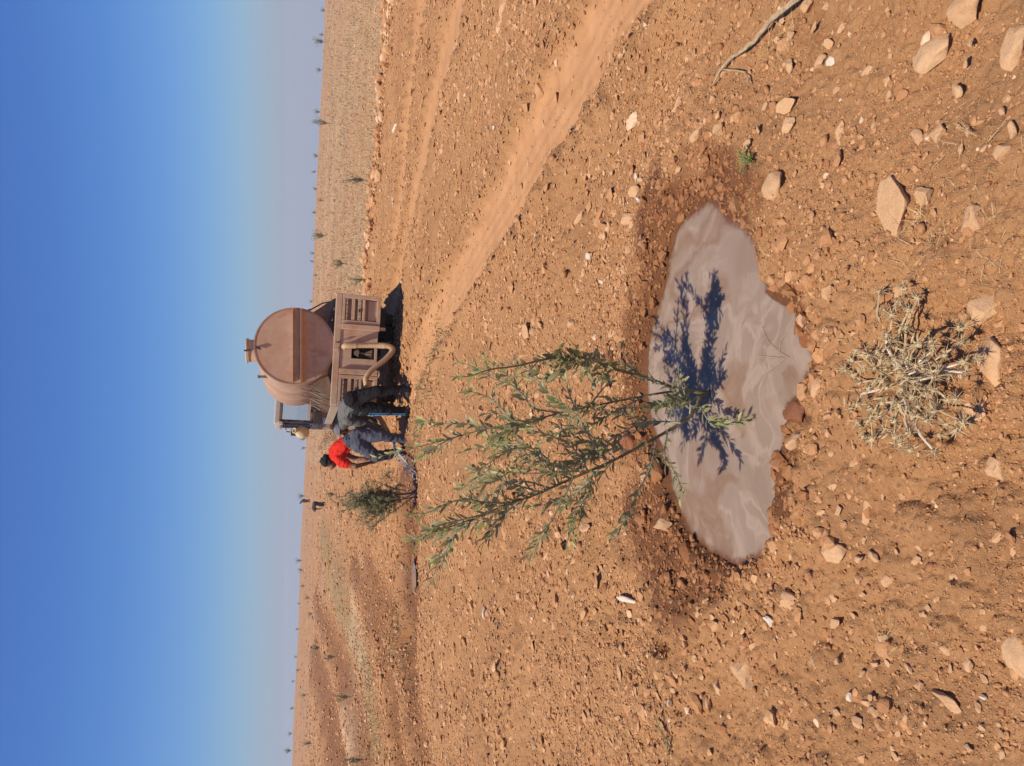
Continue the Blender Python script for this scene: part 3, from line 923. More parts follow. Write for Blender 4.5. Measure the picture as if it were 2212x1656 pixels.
def simple(name, c, rough=0.8, spec=0.3, var=0.25, scale=12.0, metal=0.0, bmp=0.15):
    mt, nt, b = mat(name, rough, spec)
    co = objco(nt)
    f = ramp(nt, noise(nt, co, scale, 5, 0.65), [(0.3, 0.0), (0.7, 1.0)])
    nt.links.new(mixc(nt, f, tuple(x * (1 - var) for x in c), tuple(min(1, x * (1 + var)) for x in c)), b.inputs['Base Color'])
    b.inputs['Metallic'].default_value = metal
    if bmp: bump(nt, b, noise(nt, co, scale * 3, 4, 0.6), bmp, 0.01)
    return mt

def dusty_paint(name, base, rust, dust, rough=0.75, smear=False):
    mt, nt, b = mat(name, rough, 0.25)
    co = objco(nt)
    n1 = noise(nt, co, 1.6, 6, 0.65, 0.6); n2 = noise(nt, co, 7.0, 6, 0.7, 0.4); n3 = noise(nt, co, 40.0, 4, 0.6)
    sv = node(nt, 'ShaderNodeVectorMath', operation='MULTIPLY'); nt.links.new(co, sv.inputs[0]); sv.inputs[1].default_value = (14.0, 14.0, 0.9)
    streak = noise(nt, sv.outputs[0], 1.0, 4, 0.6)
    c = mixc(nt, ramp(nt, n1, [(0.42, 0.0), (0.68, 0.9)]), base, rust)
    c = mixc(nt, ramp(nt, n2, [(0.45, 0.0), (0.70, 0.8)]), c, dust)
    c = mixc(nt, ramp(nt, streak, [(0.52, 0.0), (0.78, 0.16)]), c, tuple(x * 0.6 for x in rust))
    c = mixc(nt, ramp(nt, noise(nt, co, 3.3, 5, 0.6, 1.0), [(0.58, 0.0), (0.70, 0.7)]), c, (0.50, 0.215, 0.100))
    c = mixc(nt, ramp(nt, noise(nt, co, 2.1, 4, 0.6, 0.6), [(0.62, 0.0), (0.74, 0.55)]), c, (0.27, 0.22, 0.19))
    c = mixc(nt, ramp(nt, n3, [(0.58, 0.0), (0.75, 0.35)]), c, rust)
    if smear:
        # faded whitish paint daubs on the rear plate
        m1 = node(nt, 'ShaderNodeMapping'); nt.links.new(co, m1.inputs['Vector'])
        m1.inputs['Location'].default_value = (0.30, 0.0, 0.22); m1.inputs['Scale'].default_value = (3.2, 0.6, 7.5)
        ln = node(nt, 'ShaderNodeVectorMath', operation='LENGTH'); nt.links.new(m1.outputs[0], ln.inputs[0])
        msk = ramp(nt, ln.outputs['Value'], [(0.55, 1.0), (1.0, 0.0)])
        dab = ramp(nt, noise(nt, co, 13.0, 4, 0.6, 2.2), [(0.50, 0.0), (0.60, 0.8)])
        c = mixc(nt, maths(nt, 'MULTIPLY', msk, dab), c, (0.62, 0.55, 0.47))
    nt.links.new(c, b.inputs['Base Color'])
    bump(nt, b, maths(nt, 'ADD', n2, maths(nt, 'MULTIPLY', n3, 0.4)), 0.2, 0.01)
    return mt

M = {}
M['rust'] = dusty_paint('rusty_dusty_steel', (0.52, 0.345, 0.222), (0.44, 0.250, 0.145), (0.60, 0.43, 0.285))
M['tank'] = dusty_paint('tank_paint', (0.40, 0.250, 0.160), (0.34, 0.185, 0.105), (0.47, 0.32, 0.21))
M['tank_rear'] = dusty_paint('tank_rear_paint', (0.54, 0.340, 0.222), (0.46, 0.240, 0.135), (0.58, 0.40, 0.265), smear=True)
M['dark_steel'] = simple('dark_grimy_steel', (0.055, 0.045, 0.042), 0.7)
M['navy'] = dusty_paint('navy_cab_paint', (0.028, 0.036, 0.065), (0.05, 0.04, 0.04), (0.10, 0.075, 0.06), 0.5)
M['blue'] = simple('blue_paint', (0.10, 0.20, 0.42), 0.5)
M['cream'] = dusty_paint('cream_cab_paint', (0.52, 0.47, 0.38), (0.40, 0.32, 0.23), (0.50, 0.42, 0.33), 0.55)
M['tan'] = dusty_paint('dusty_tan_paint', (0.40, 0.31, 0.22), (0.30, 0.21, 0.13), (0.47, 0.36, 0.25))
M['rubber'] = simple('dusty_rubber', (0.060, 0.050, 0.043), 0.92, 0.15)
M['rim'] = simple('dusty_rim', (0.22, 0.15, 0.10), 0.7)
M['hose'] = simple('ribbed_hose', (0.46, 0.29, 0.155), 0.6, 0.35, 0.15, 30)
M['straw_weave'] = simple('straw_weave', (0.62, 0.48, 0.27), 0.9, 0.1, 0.3, 60, 0, 0.5)
M['cloth'] = simple('old_cloth', (0.42, 0.36, 0.36), 0.95, 0.1, 0.3, 20)
M['white'] = simple('chipped_white', (0.66, 0.58, 0.48), 0.7, 0.2, 0.2)
gm, gnt, gb = mat('window_glass', 0.05, 0.5)
gb.inputs['Transmission Weight'].default_value = 0.9; gb.inputs['Base Color'].default_value = (0.85, 0.9, 0.92, 1); gb.inputs['IOR'].default_value = 1.1
M['glass'] = gm
lm_, lnt, lb = mat('lamp_lens', 0.35, 0.4); lb.inputs['Base Color'].default_value = (0.30, 0.05, 0.03, 1); M['lens'] = lm_

# ------------------------------------------------------------------ tanker truck
TY = 13.3
tp = P(800, 762, TY)
T = empty('tanker_truck', (tp.x, TY, hz(tp.x, TY, 0.0)))
T.rotation_mode = 'YXZ'
T.rotation_euler = (0, R(3.4), R(8.0))
tag(T, 'dusty brown water tanker truck seen from behind', 'truck')

def tpart(mb, name, mtl, parent=None, smooth=False, label=None):
    o = mb.build(name, mtl, parent or T, smooth)
    if label: o['label'] = label
    return o

tpart(MB().box(-0.95, 0.95, 0.0, 0.12, 1.035, 1.145, 0.012), 'cross_beam', M['rust'])
for sx in (1, -1):
    def bx(mb, x0, x1, y0, y1, z0, z1, bv=0.006):
        a, b_ = sorted((x0 * sx, x1 * sx)); return mb.box(a, b_, y0, y1, z0, z1, bv)
    fr = MB(); bx(fr, 0.875, 0.945, -0.004, 0.11, 0.395, 1.033); bx(fr, 0.435, 0.495, -0.004, 0.11, 0.395, 1.033)
    bx(fr, 0.497, 0.873, -0.002, 0.11, 0.395, 0.455); bx(fr, 0.497, 0.873, -0.002, 0.11, 0.985, 1.031); bx(fr, 0.497, 0.873, -0.001, 0.11, 0.655, 0.700)
    lf = tpart(fr, 'lamp_frame', M['rust'])
    back = MB(); bx(back, 0.497, 0.873, 0.100, 0.125, 0.457, 0.983); tpart(back, 'back_plate', M['rust'], lf)
    for k, (z0, z1) in enumerate(((0.945, 0.975), (0.825, 0.880), (0.722, 0.775))):
        sl = MB(); bx(sl, 0.499, 0.871, 0.004, 0.016, z0, z1, 0.003); bx(sl, 0.501, 0.869, 0.017, 0.085, z0 + 0.002, z0 + 0.012, 0.002)
        so = tpart(sl, 'slat', M['rust'], lf)
        if k != 1:
            for q in range(5):
                hx = (0.53 + q * 0.075) * sx
                hole = MB(); hole.cyl((hx, 0.0005, (z0 + z1) / 2), (hx, 0.0035, (z0 + z1) / 2), 0.008, seg=8); tpart(hole, 'bolt_hole', M['dark_steel'], lf)
    lp = MB(); bx(lp, 0.52, 0.86, 0.045, 0.070, 0.457, 0.600, 0.004); tpart(lp, 'lower_panel', M['rust'], lf)
    ln_ = MB(); bx(ln_, 0.64, 0.70, -0.012, 0.003, 0.735, 0.765, 0.004); tpart(ln_, 'tail_lamp', M['dark_steel'], lf)
    ch = MB(); bx(ch, 0.335, 0.425, -0.032, 0.10, 0.400, 1.030, 0.008); tpart(ch, 'post', M['rust'])
    rail = MB(); bx(rail, 0.30, 0.38, 0.14, 4.9, 0.72, 0.93, 0.01); tpart(rail, 'chassis_rail', M['dark_steel'])
# tail plate with the valve opening
pl = MB()
pl.box(-0.332, -0.150, 0.015, 0.045, 0.42, 1.032, 0.003); pl.box(0.052, 0.332, 0.015, 0.045, 0.42, 1.032, 0.003)
pl.box(-0.148, 0.050, 0.016, 0.044, 0.845, 1.031, 0.003); pl.box(-0.148, 0.050, 0.016, 0.044, 0.42, 0.465, 0.003)
tpl = tpart(pl, 'tail_plate', M['rust'])
vb = MB().box(-0.16, 0.06, 0.20, 0.23, 0.42, 0.85); tpart(vb, 'valve_recess', M['dark_steel'], tpl)
vv = MB().cyl((-0.05, 0.01, 0.76), (-0.05, 0.19, 0.76), 0.045).cyl((-0.05, 0.06, 0.52), (-0.05, 0.06, 0.70), 0.016)
vv.cyl((-0.11, 0.03, 0.735), (0.01, 0.03, 0.735), 0.014).prism([(-0.13, 0.05, 0.50), (0.02, 0.05, 0.50), (-0.03, 0.05, 0.62), (-0.07, 0.05, 0.62)], (0, 0.03, 0))
tpart(vv, 'valve', M['rim'], None, True)
hk = MB().tube([(0.10, -0.005, 1.10), (0.10, -0.04, 1.11), (0.09, -0.05, 1.07), (0.105, -0.02, 1.04)], 0.009, 6); tpart(hk, 'hook', M['dark_steel'])
bt = MB().cyl((-0.02, -0.03, 1.085), (-0.02, 0.0, 1.085), 0.03, seg=6); tpart(bt, 'bolt', M['rust'])
foot = MB().box(0.36, 0.41, 0.0, 0.05, 0.30, 0.398, 0.003); tpart(foot, 'bracket', M['rust'])
# deck and side edges
tpart(MB().box(-0.93, 0.93, 0.125, 3.45, 1.045, 1.075), 'deck', M['rust'])
for sx in (-1, 1): tpart(MB().box(*(sorted((sx * 0.932, sx * 0.962))), 0.122, 3.45, 0.99, 1.13, 0.005), 'side_rail', M['tan'])
tpart(MB().box(-0.96, -0.90, 0.30, 0.60, 0.45, 0.98, 0.008).box(-0.96, -0.90, 0.64, 0.95, 0.45, 0.98, 0.008), 'side_box', M['tan'])
for sx in (-1, 1): tpart(MB().box(*(sorted((sx * 0.50, sx * 0.90))), 0.62, 0.64, 0.25, 0.98), 'mud_flap', M['rubber'])
# wheels
def wheel(x, y, r, w, side):
    wm = MB(); h = w / 2
    wm.lathe([(r * 0.60, -h), (r * 0.88, -h), (r * 0.97, -h * 0.8), (r, -h * 0.5), (r, h * 0.5), (r * 0.97, h * 0.8), (r * 0.88, h), (r * 0.60, h)], (x, y, r), (1, 0, 0), 32)
    for k in range(22):
        a = 2 * math.pi * k / 22
        c, s_ = math.cos(a), math.sin(a)
        wm.prism([(x - h * 0.8, y + c * (r - 0.01) - s_ * 0.02, r + s_ * (r - 0.01) + c * 0.02), (x - h * 0.8, y + c * (r + 0.014) - s_ * 0.02, r + s_ * (r + 0.014) + c * 0.02),
                  (x - h * 0.8, y + c * (r + 0.014) + s_ * 0.02, r + s_ * (r + 0.014) - c * 0.02), (x - h * 0.8, y + c * (r - 0.01) + s_ * 0.02, r + s_ * (r - 0.01) - c * 0.02)], (h * 1.6, 0, 0))
    o = tpart(wm, 'wheel', M['rubber'], None, True)
    rm = MB().lathe([(r * 0.61, -h * 0.7), (r * 0.45, -h * 0.35), (r * 0.22, -h * 0.30), (r * 0.18, -h * 0.75), (0, -h * 0.75)], (x, y, r), (side, 0, 0), 24)
    tpart(rm, 'rim', M['rim'], o, True)
for x, sd in ((0.82, -1), (0.58, -1), (-0.82, 1), (-0.58, 1)): wheel(x, 1.35, 0.42, 0.21, sd)
for x, sd in ((0.80, -1), (-0.80, 1)): wheel(x, 4.35, 0.42, 0.22, sd)
ax = MB().cyl((-0.75, 1.35, 0.42), (0.75, 1.35, 0.42), 0.06).ball((0, 1.35, 0.42), 0.16, 2); tpart(ax, 'rear_axle', M['dark_steel'], None, True)
# tank
TC = Vector((0.0, 0, 1.765)); TR = 0.635
tk = empty('tank', TC); tk.parent = T; tk.rotation_euler = (0, R(-3.4), 0)
def kpart(mb, name, mtl, smooth=False, parent=None): return mb.build(name, mtl, parent or tk, smooth)
prof = [(TR, 0.0), (TR, 0.10), (TR + 0.004, 0.11), (TR, 0.12), (TR, 1.12), (TR + 0.005, 1.13), (TR, 1.14), (TR, 2.2), (TR + 0.005, 2.21), (TR, 2.22), (TR, 3.2), (TR * 0.9, 3.3), (TR * 0.55, 3.38), (0, 3.4)]
kpart(MB().lathe(prof, (0, 0.05, 0), (0, 1, 0), 64), 'barrel', M['tank'], True)
kpart(MB().lathe([(0, 0.0), (TR - 0.012, 0.0), (TR - 0.012, 0.02)], (0, 0.046, 0), (0, 1, 0), 64), 'end_plate', M['tank_rear'], True)
kpart(MB().lathe([(TR - 0.010, 0), (TR + 0.012, 0), (TR + 0.012, 0.03), (TR - 0.010, 0.03)], (0, 0.040, 0), (0, 1, 0), 64), 'rim_ring', M['tank'], True)
zt, zb = 0.035, -0.125
hw = math.sqrt(TR * TR - 0.125 ** 2) - 0.012
cb = MB().box(-hw, hw, 0.030, 0.0445, zb, zt, 0.002).box(-hw, hw, -0.085, 0.029, zt - 0.008, zt, 0.002).box(-hw, hw, -0.085, 0.029, zb + 0.030, zb + 0.038, 0.002)
cb.prism([(-hw, -0.086, zb + 0.034), (-hw, -0.060, zb), (-hw, -0.052, zb), (-hw, -0.078, zb + 0.034)], (2 * hw, 0, 0))
kpart(cb, 'channel_band', M['rust'])
kpart(MB().box(-0.54, 0.54, 0.040, 0.0455, -0.322, -0.314), 'weld_seam', M['rust'])
mh = MB().lathe([(0.185, -0.10), (0.185, 0.125), (0.205, 0.125), (0.205, 0.140), (0.175, 0.142), (0.175, 0.07)], (-0.02, 0.42, 0.615), (0, 0, 1), 40)
mo = kpart(mh, 'manhole', M['dark_rust'] if 'dark_rust' in M else M['rust'], True)
ml = MB().lathe([(0.20, 0.0), (0.21, 0.012), (0.20, 0.028), (0.0, 0.04)], (-0.02, 0.42, 0.757), (0, 0, 1), 40); kpart(ml, 'lid', M['rust'], True)
lh = MB().tube([(-0.06, 0.22, 0.77), (-0.06, 0.19, 0.80), (-0.05, 0.20, 0.70), (-0.03, 0.16, 0.645), (-0.02, 0.08, 0.625), (-0.04, 0.015, 0.60), (-0.06, 0.02, 0.53)], [0.012, 0.014, 0.012, 0.012, 0.014, 0.018, 0.016], 8); kpart(lh, 'latch', M['dark_steel'], True)
kpart(MB().cyl((-0.44, 0.55, 0.42), (-0.44, 0.55, 0.60), 0.022).cyl((-0.44, 0.55, 0.585), (-0.44, 0.55, 0.602), 0.03), 'vent_pipe', M['rim'], True)
for yb in (0.35, 1.25, 2.15):
    for sx in (-1, 1):
        br = MB()
        br.prism([(sx * 0.62, yb, -0.26), (sx * 0.42, yb, -0.53), (sx * 0.90, yb, -0.70), (sx * 0.90, yb, -0.66)], (0, 0.035, 0))
        br.prism([(sx * 0.62, yb + 0.30, -0.26), (sx * 0.42, yb + 0.30, -0.53), (sx * 0.90, yb + 0.30, -0.70), (sx * 0.90, yb + 0.30, -0.66)], (0, 0.035, 0))
        br.tube([(sx * 0.66, yb + 0.10, -0.10), (sx * 0.70, yb + 0.10, -0.20), (sx * 0.72, yb + 0.10, -0.27)], 0.014, 6)
        br.tube([(sx * 0.70, yb + 0.10, -0.24), (sx * 0.82, yb + 0.06, -0.45), (sx * 0.88, yb + 0.14, -0.62), (sx * 0.78, yb + 0.24, -0.62), (sx * 0.69, yb + 0.24, -0.30)], 0.013, 6)
        kpart(br, 'tank_bracket', M['rim'], False)
# cab beyond the tank
cabp = MB().box(-0.93, 0.93, 3.75, 5.30, 0.78, 1.42, 0.03); cab = tpart(cabp, 'cab', M['navy'])
tpart(MB().box(-0.98, 0.95, 3.68, 5.10, 2.02, 2.15, 0.03).box(-0.995, -0.93, 3.60, 3.75, 1.97, 2.05, 0.01), 'cab_roof', M['cream'], cab)
for x, y in ((-0.90, 3.80), (-0.90, 4.45), (-0.90, 5.18), (0.90, 3.80), (0.90, 4.45), (0.90, 5.18)):
    tpart(MB().box(x - 0.03, x + 0.03, y - 0.035, y + 0.035, 1.421, 2.019, 0.006), 'pillar', M['navy'], cab)
tpart(MB().box(-0.86, 0.86, 5.20, 5.206, 1.43, 2.01), 'windscreen', M['glass'], cab)
fe = MB()
prof = []
for k in range(13):
    a = math.pi * (0.02 + 0.96 * k / 12); prof.append((4.35 + 0.53 * math.cos(a), 0.45 + 0.56 * math.sin(a)))
inner = [(4.35 + 0.49 * math.cos(math.pi * (0.02 + 0.96 * k / 12)), 0.45 + 0.52 * math.sin(math.pi * (0.02 + 0.96 * k / 12))) for k in range(12, -1, -1)]
for i in range(12):
    fe.prism([(-1.02, prof[i][0], prof[i][1]), (-1.02, prof[i + 1][0], prof[i + 1][1]), (-1.02, inner[11 - i][0], inner[11 - i][1]), (-1.02, inner[12 - i][0], inner[12 - i][1])], (0.42, 0, 0))
tpart(fe, 'fender', M['tan'], cab)
rb_ = MB()
for k in range(5): rb_.box(-1.04, -0.62, 3.72 + k * 0.10, 3.78 + k * 0.10, 1.0 - 0.02 * k, 1.26 - 0.03 * k, 0.02)
tpart(rb_, 'cargo_roll', M['tan'], cab)
mir = MB().tube([(-0.94, 3.9, 1.95), (-1.12, 3.86, 1.88), (-1.13, 3.86, 1.5), (-0.95, 3.9, 1.38)], 0.012, 6).box(-1.20, -1.06, 3.84, 3.87, 1.48, 1.80, 0.012)
tpart(mir, 'side_mirror', M['dark_steel'], cab)
tpart(MB().box(-0.96, -0.70, 3.60, 3.74, 1.20, 1.36, 0.01), 'step_box', M['dark_steel'], cab)
tpart(MB().box(-0.955, -0.82, 3.58, 3.60, 1.08, 1.16, 0.004), 'blue_plate', M['blue'], cab)

# straw covered jug hanging at the cab corner
jl = T.matrix_basis @ Vector((-1.13, 3.70, 1.60))
jug = empty('straw_jug', jl)
jb = MB().lathe([(0.0, -0.16), (0.09, -0.15), (0.125, -0.06), (0.12, 0.03), (0.07, 0.10), (0.05, 0.13), (0.06, 0.17), (0.045, 0.17), (0.035, 0.12)], (0, 0, 0), (0.25, -0.55, 0.8), 20)
jb.build('jug_body', M['straw_weave'], jug, True)
MB().tube([(0.0, -0.02, 0.12), (0.06, 0.02, 0.22), (0.04, 0.08, 0.28), (0.0, 0.10, 0.30)], 0.010, 6).build('cord', M['cloth'], jug)
tag(jug, 'straw covered jug hanging at the corner of the truck cab', 'jug')

# ------------------------------------------------------------------ people
def Z(zx, zy, y): return P((900 + zx * 0.604) / 1.8517, (1100 + zy * 0.604) / 1.8517, y)

def person(prims, mats, tags, name, voxel=0.0135, smooth_it=3):
    """prims: (p0, r0, p1, r1, tag): tapered capsules grown together into one continuous body"""
    SV, _ = ico(2)
    AV, AF = [], []
    for p0, r0, p1, r1, tg in prims:
        bm = bmesh.new()
        for p, r in ((p0, r0), (p1, r1)):
            for q in SV: bm.verts.new(Vector(p) + Vector(q) * r)
        bmesh.ops.convex_hull(bm, input=list(bm.verts))
        bm.verts.index_update(); off = len(AV)
        AV += [v.co[:] for v in bm.verts]
        AF += [[v.index + off for v in f.verts] for f in bm.faces]
        bm.free()
    me = bpy.data.meshes.new(name); me.from_pydata(AV, [], AF); me.update()
    o = bpy.data.objects.new('tmp', me); COL.objects.link(o)
    rm = o.modifiers.new('r', 'REMESH'); rm.mode = 'VOXEL'; rm.voxel_size = voxel
    sm = o.modifiers.new('s', 'SMOOTH'); sm.iterations = smooth_it; sm.factor = 0.5
    dg = bpy.context.evaluated_depsgraph_get()
    m2 = bpy.data.meshes.new_from_object(o.evaluated_get(dg))
    bpy.data.objects.remove(o); bpy.data.meshes.remove(me)
    m2.name = name
    for x in mats: m2.materials.append(x)
    nv = len(m2.vertices); co = np.empty(nv * 3, np.float32); no = np.empty(nv * 3, np.float32)
    m2.vertices.foreach_get('co', co); m2.vertices.foreach_get('normal', no); co = co.reshape(-1, 3).astype(float); no = no.reshape(-1, 3)
    f = 0.020 * fbm(co[:, 0] * 9 + co[:, 2] * 5, co[:, 2] * 14 - co[:, 1] * 9, 5, 3) + 0.010 * (1 - np.abs(2 * vnoise(co[:, 0] * 13 + co[:, 1] * 7, co[:, 2] * 21 + co[:, 0] * 6, 8))) - 0.006
    co = co + no * (f * min(1.0, 0.0135 / voxel))[:, None]
    m2.vertices.foreach_set('co', co.astype(np.float32).ravel())
    n = len(m2.polygons)
    c = np.empty(n * 3); m2.polygons.foreach_get('center', c); c = c.reshape(-1, 3)
    best = np.full(n, 1e9); idx = np.zeros(n, int)
    for p0, r0, p1, r1, tg in prims:
        a = np.array(p0[:]); b = np.array(p1[:]); d = b - a; L2 = max(d @ d, 1e-9)
        t = np.clip(((c - a) @ d) / L2, 0, 1)
        e = np.linalg.norm(c - a - t[:, None] * d, axis=1) - (r0 + (r1 - r0) * t)
        k = e < best; best[k] = e[k]; idx[k] = tags.index(tg)
    m2.polygons.foreach_set('material_index', idx.astype(np.int32))
    m2.polygons.foreach_set('use_smooth', np.ones(n, bool))
    m2.update()
    return m2

def fabric(name, c, rough=0.95, fold=0.6):
    mt, nt, b = mat(name, rough, 0.1)
    co = objco(nt)
    f = ramp(nt, noise(nt, co, 9.0, 4, 0.6), [(0.3, 0.0), (0.7, 1.0)])
    nt.links.new(mixc(nt, f, tuple(x * 0.82 for x in c), tuple(min(1, x * 1.15) for x in c)), b.inputs['Base Color'])
    sv = node(nt, 'ShaderNodeVectorMath', operation='MULTIPLY'); nt.links.new(co, sv.inputs[0]); sv.inputs[1].default_value = (1.0, 1.0, 2.4)
    bump(nt, b, maths(nt, 'ADD', noise(nt, sv.outputs[0], 7.0, 3, 0.5, 1.2), maths(nt, 'MULTIPLY', noise(nt, co, 60, 2), 0.1)), fold, 0.05)
    return mt

SKIN = simple('skin', (0.20, 0.095, 0.055), 0.6, 0.35, 0.12, 8)
PALE_SKIN = simple('back_skin', (0.42, 0.25, 0.17), 0.6, 0.35, 0.08, 8)
HAIR = simple('black_hair', (0.012, 0.011, 0.012), 0.75, 0.3, 0.3, 80, 0, 0.8)
M['shirt_grey'] = fabric('grey_shirt', (0.135, 0.128, 0.118)); M['pants_black'] = fabric('black_pants', (0.020, 0.018, 0.018))
M['shirt_red'] = fabric('red_shirt', (0.62, 0.030, 0.018)); M['jeans'] = fabric('washed_jeans', (0.088, 0.090, 0.115))
M['shoe_dark'] = simple('dark_shoe', (0.030, 0.028, 0.030), 0.7); M['shoe_grey'] = simple('grey_shoe', (0.12, 0.12, 0.13), 0.7)
M['cap'] = fabric('grey_cap', (0.16, 0.165, 0.18)); M['stripe'] = simple('blue_stripe', (0.10, 0.36, 0.60), 0.7)

def hand_prims(wrist, palm, fing, tg):
    """palm and five bent fingers; fing is the direction the fingers point"""
    w = Vector(wrist); pm = Vector(palm); f = Vector(fing).normalized()
    side = f.cross(Vector((0.3, 0.9, 0.1))).normalized()
    out = [(w, 0.030, pm, 0.036, tg)]
    for k, L in ((-1.5, 0.070), (-0.5, 0.082), (0.5, 0.078), (1.5, 0.062)):
        b = pm + side * (k * 0.019) + f * 0.025
        mid = b + f * L * 0.55; tip = mid + (f + Vector((0, 0.7, -0.5))).normalized() * L * 0.5
        out += [(b, 0.0105, mid, 0.0095, tg), (mid, 0.0095, tip, 0.008, tg)]
    b = pm + side * 0.035 - f * 0.01
    out += [(b, 0.012, b + (f * 0.6 + side * 0.7).normalized() * 0.045, 0.010, tg)]
    return out

# --- man in the grey shirt, bent forward over the hose, seen from behind
def soleg(zx, zy):
    p = G((900 + zx * 0.604) / 1.8517, (1100 + zy * 0.604) / 1.8517)
    return Vector((p.x, p.y, hz(p.x, p.y, 0.5)))
fr_ = soleg(1216, 752); fl_ = soleg(1196, 903)
up = Vector((0, 0, 1))
yr, yl = fr_.y, fl_.y
ank_r = fr_ + up * 0.085; ank_l = fl_ + up * 0.085
kn_r = Z(1012, 772, yr - 0.02); kn_l = Z(1030, 893, yl - 0.08)
hip_r = Z(868, 818, yr + 0.12); hip_l = Z(885, 880, yl - 0.02)
pel = (hip_r + hip_l) / 2 + Vector((0, 0.04, 0.05))
bt_r = Z(838, 822, yr + 0.10); 
sp1 = Z(812, 880, yr + 0.33); sp2 = Z(805, 940, yr + 0.46)
sh_l = Z(818, 972, yr + 0.34); sh_r = Z(800, 968, yr + 0.66)
nk = Z(785, 1000, yr + 0.58); hd = Z(765, 1027, yr + 0.64)
el_l = Z(935, 985, yr + 0.38); wr_l = Z(1035, 1030, yr + 0.45); hn_l = Z(1060, 1050, yr + 0.47)
el_r = Z(950, 962, yr + 0.72); wr_r = Z(1025, 1012, yr + 0.62); hn_r = Z(1048, 1035, yr + 0.58)
GT = ['pants', 'shirt', 'skin', 'shoe']
left = Vector((-0.75, 0.66, 0)).normalized()
grey = [
    (ank_r, 0.062, kn_r, 0.092, 'pants'), (kn_r, 0.092, hip_r, 0.128, 'pants'),
    (ank_l, 0.066, kn_l, 0.096, 'pants'), (kn_l, 0.096, hip_l, 0.130, 'pants'),
    (ank_r - up * 0.03, 0.074, ank_r + up * 0.02, 0.070, 'pants'), (ank_l - up * 0.03, 0.076, ank_l + up * 0.02, 0.072, 'pants'),
    (hip_r, 0.125, hip_l, 0.125, 'pants'), (pel, 0.140, bt_r, 0.130, 'pants'),
    (pel + up * 0.045, 0.142, sp1, 0.150, 'shirt'), (sp1, 0.152, sp2, 0.150, 'shirt'), (sp2, 0.135, nk, 0.075, 'shirt'),
    (sp2, 0.125, sh_l, 0.080, 'shirt'), (sp2, 0.125, sh_r, 0.080, 'shirt'),
    (sh_l, 0.078, el_l, 0.060, 'shirt'), (el_l, 0.060, wr_l, 0.043, 'shirt'),
    (sh_r, 0.075, el_r, 0.058, 'shirt'), (el_r, 0.058, wr_r, 0.043, 'shirt'),
    (nk, 0.055, hd, 0.060, 'skin'), (hd, 0.088, hd + Vector((-0.03, 0.02, -0.07)), 0.066, 'skin'),
    (hd + Vector((-0.06, 0.03, -0.05)), 0.014, hd + Vector((-0.115, 0.03, -0.06)), 0.010, 'skin'),
    (hd + Vector((0.0, -0.088, -0.02)), 0.020, hd + Vector((0.005, -0.094, -0.045)), 0.014, 'skin'),
    (fr_ + up * 0.045 + Vector((0.06, -0.03, 0)), 0.042, fr_ + up * 0.036 + left * 0.17, 0.034, 'shoe'), (ank_r - up * 0.02, 0.055, fr_ + up * 0.045 + left * 0.05, 0.045, 'shoe'),
    (fl_ + up * 0.045 + Vector((0.06, -0.03, 0)), 0.042, fl_ + up * 0.036 + left * 0.17, 0.034, 'shoe'), (ank_l - up * 0.02, 0.055, fl_ + up * 0.045 + left * 0.05, 0.045, 'shoe'),
] + hand_prims(wr_l, hn_l, hn_l - wr_l, 'skin') + hand_prims(wr_r, hn_r, hn_r - wr_r, 'skin')
gm_ = person(grey, [M['pants_black'], M['shirt_grey'], SKIN, M['shoe_dark']], GT, 'person')
pg = link('person', gm_)
tag(pg, 'man in grey shirt and black track pants bent forward behind the truck', 'person')
# cap
cq = MB(); cq.ball(hd + Vector((0.0, 0, 0.012)), 0.100, 3, (1, 1, 1)); 
bmc = cq.bm
cut = [v for v in bmc.verts if (v.co - hd).dot(Vector((0.25, -0.1, 0.9))) < 0.0]
bmesh.ops.delete(bmc, geom=cut, context='VERTS')
cq.prism([hd + Vector((-0.07, -0.07, 0.0)), hd + Vector((-0.16, -0.05, -0.02)), hd + Vector((-0.17, 0.03, -0.02)), hd + Vector((-0.08, 0.09, 0.0))], (0, 0, 0.012))
cq.build('cap', M['cap'], pg, True)
# three stripes down the outer trouser leg
for k in range(3):
    pts = []; outv = Vector((-0.90, -0.44, 0)).normalized(); tang = Vector((0.44, -0.90, 0)).normalized()
    for t in np.linspace(0, 1, 14):
        c = hip_l.lerp(kn_l, t * 2) if t < 0.5 else kn_l.lerp(ank_l, t * 2 - 1)
        rr = (0.130 + (0.096 - 0.130) * t * 2) if t < 0.5 else (0.096 + (0.068 - 0.096) * (t * 2 - 1))
        a = (k - 1) * 0.42
        pts.append(c + (outv * math.cos(a) + tang * math.sin(a)) * (rr * 0.985))
    MB().tube(pts, 0.0055, 6).build('stripe', M['stripe'], pg, True)

# --- man in the red shirt
rr_ = soleg(1192, 1090); rl_ = soleg(1176, 1166)
yr, yl = rr_.y, rl_.y
ank_r = rr_ + up * 0.09; ank_l = rl_ + up * 0.09
kn_r = Z(1040, 1068, yr - 0.06); kn_l = Z(1000, 1205, yl - 0.20)
hip_r = Z(890, 1066, yr + 0.05); hip_l = Z(898, 1128, yr + 0.02)
pel = Z(862, 1098, yr + 0.08)
w0 = Z(818, 1112, yr + 0.10)
ch1 = Z(775, 1145, yr + 0.16); ch2 = Z(742, 1185, yr + 0.22)
sh_r = Z(722, 1165, yr + 0.40); sh_l = Z(768, 1240, yr + 0.06)
nk = Z(708, 1220, yr + 0.26); hd2 = Z(683, 1238, yr + 0.27)
el_l = Z(868, 1268, yr - 0.02); wr_l = Z(950, 1248, yr + 0.10); hn_l = Z(975, 1240, yr + 0.14)
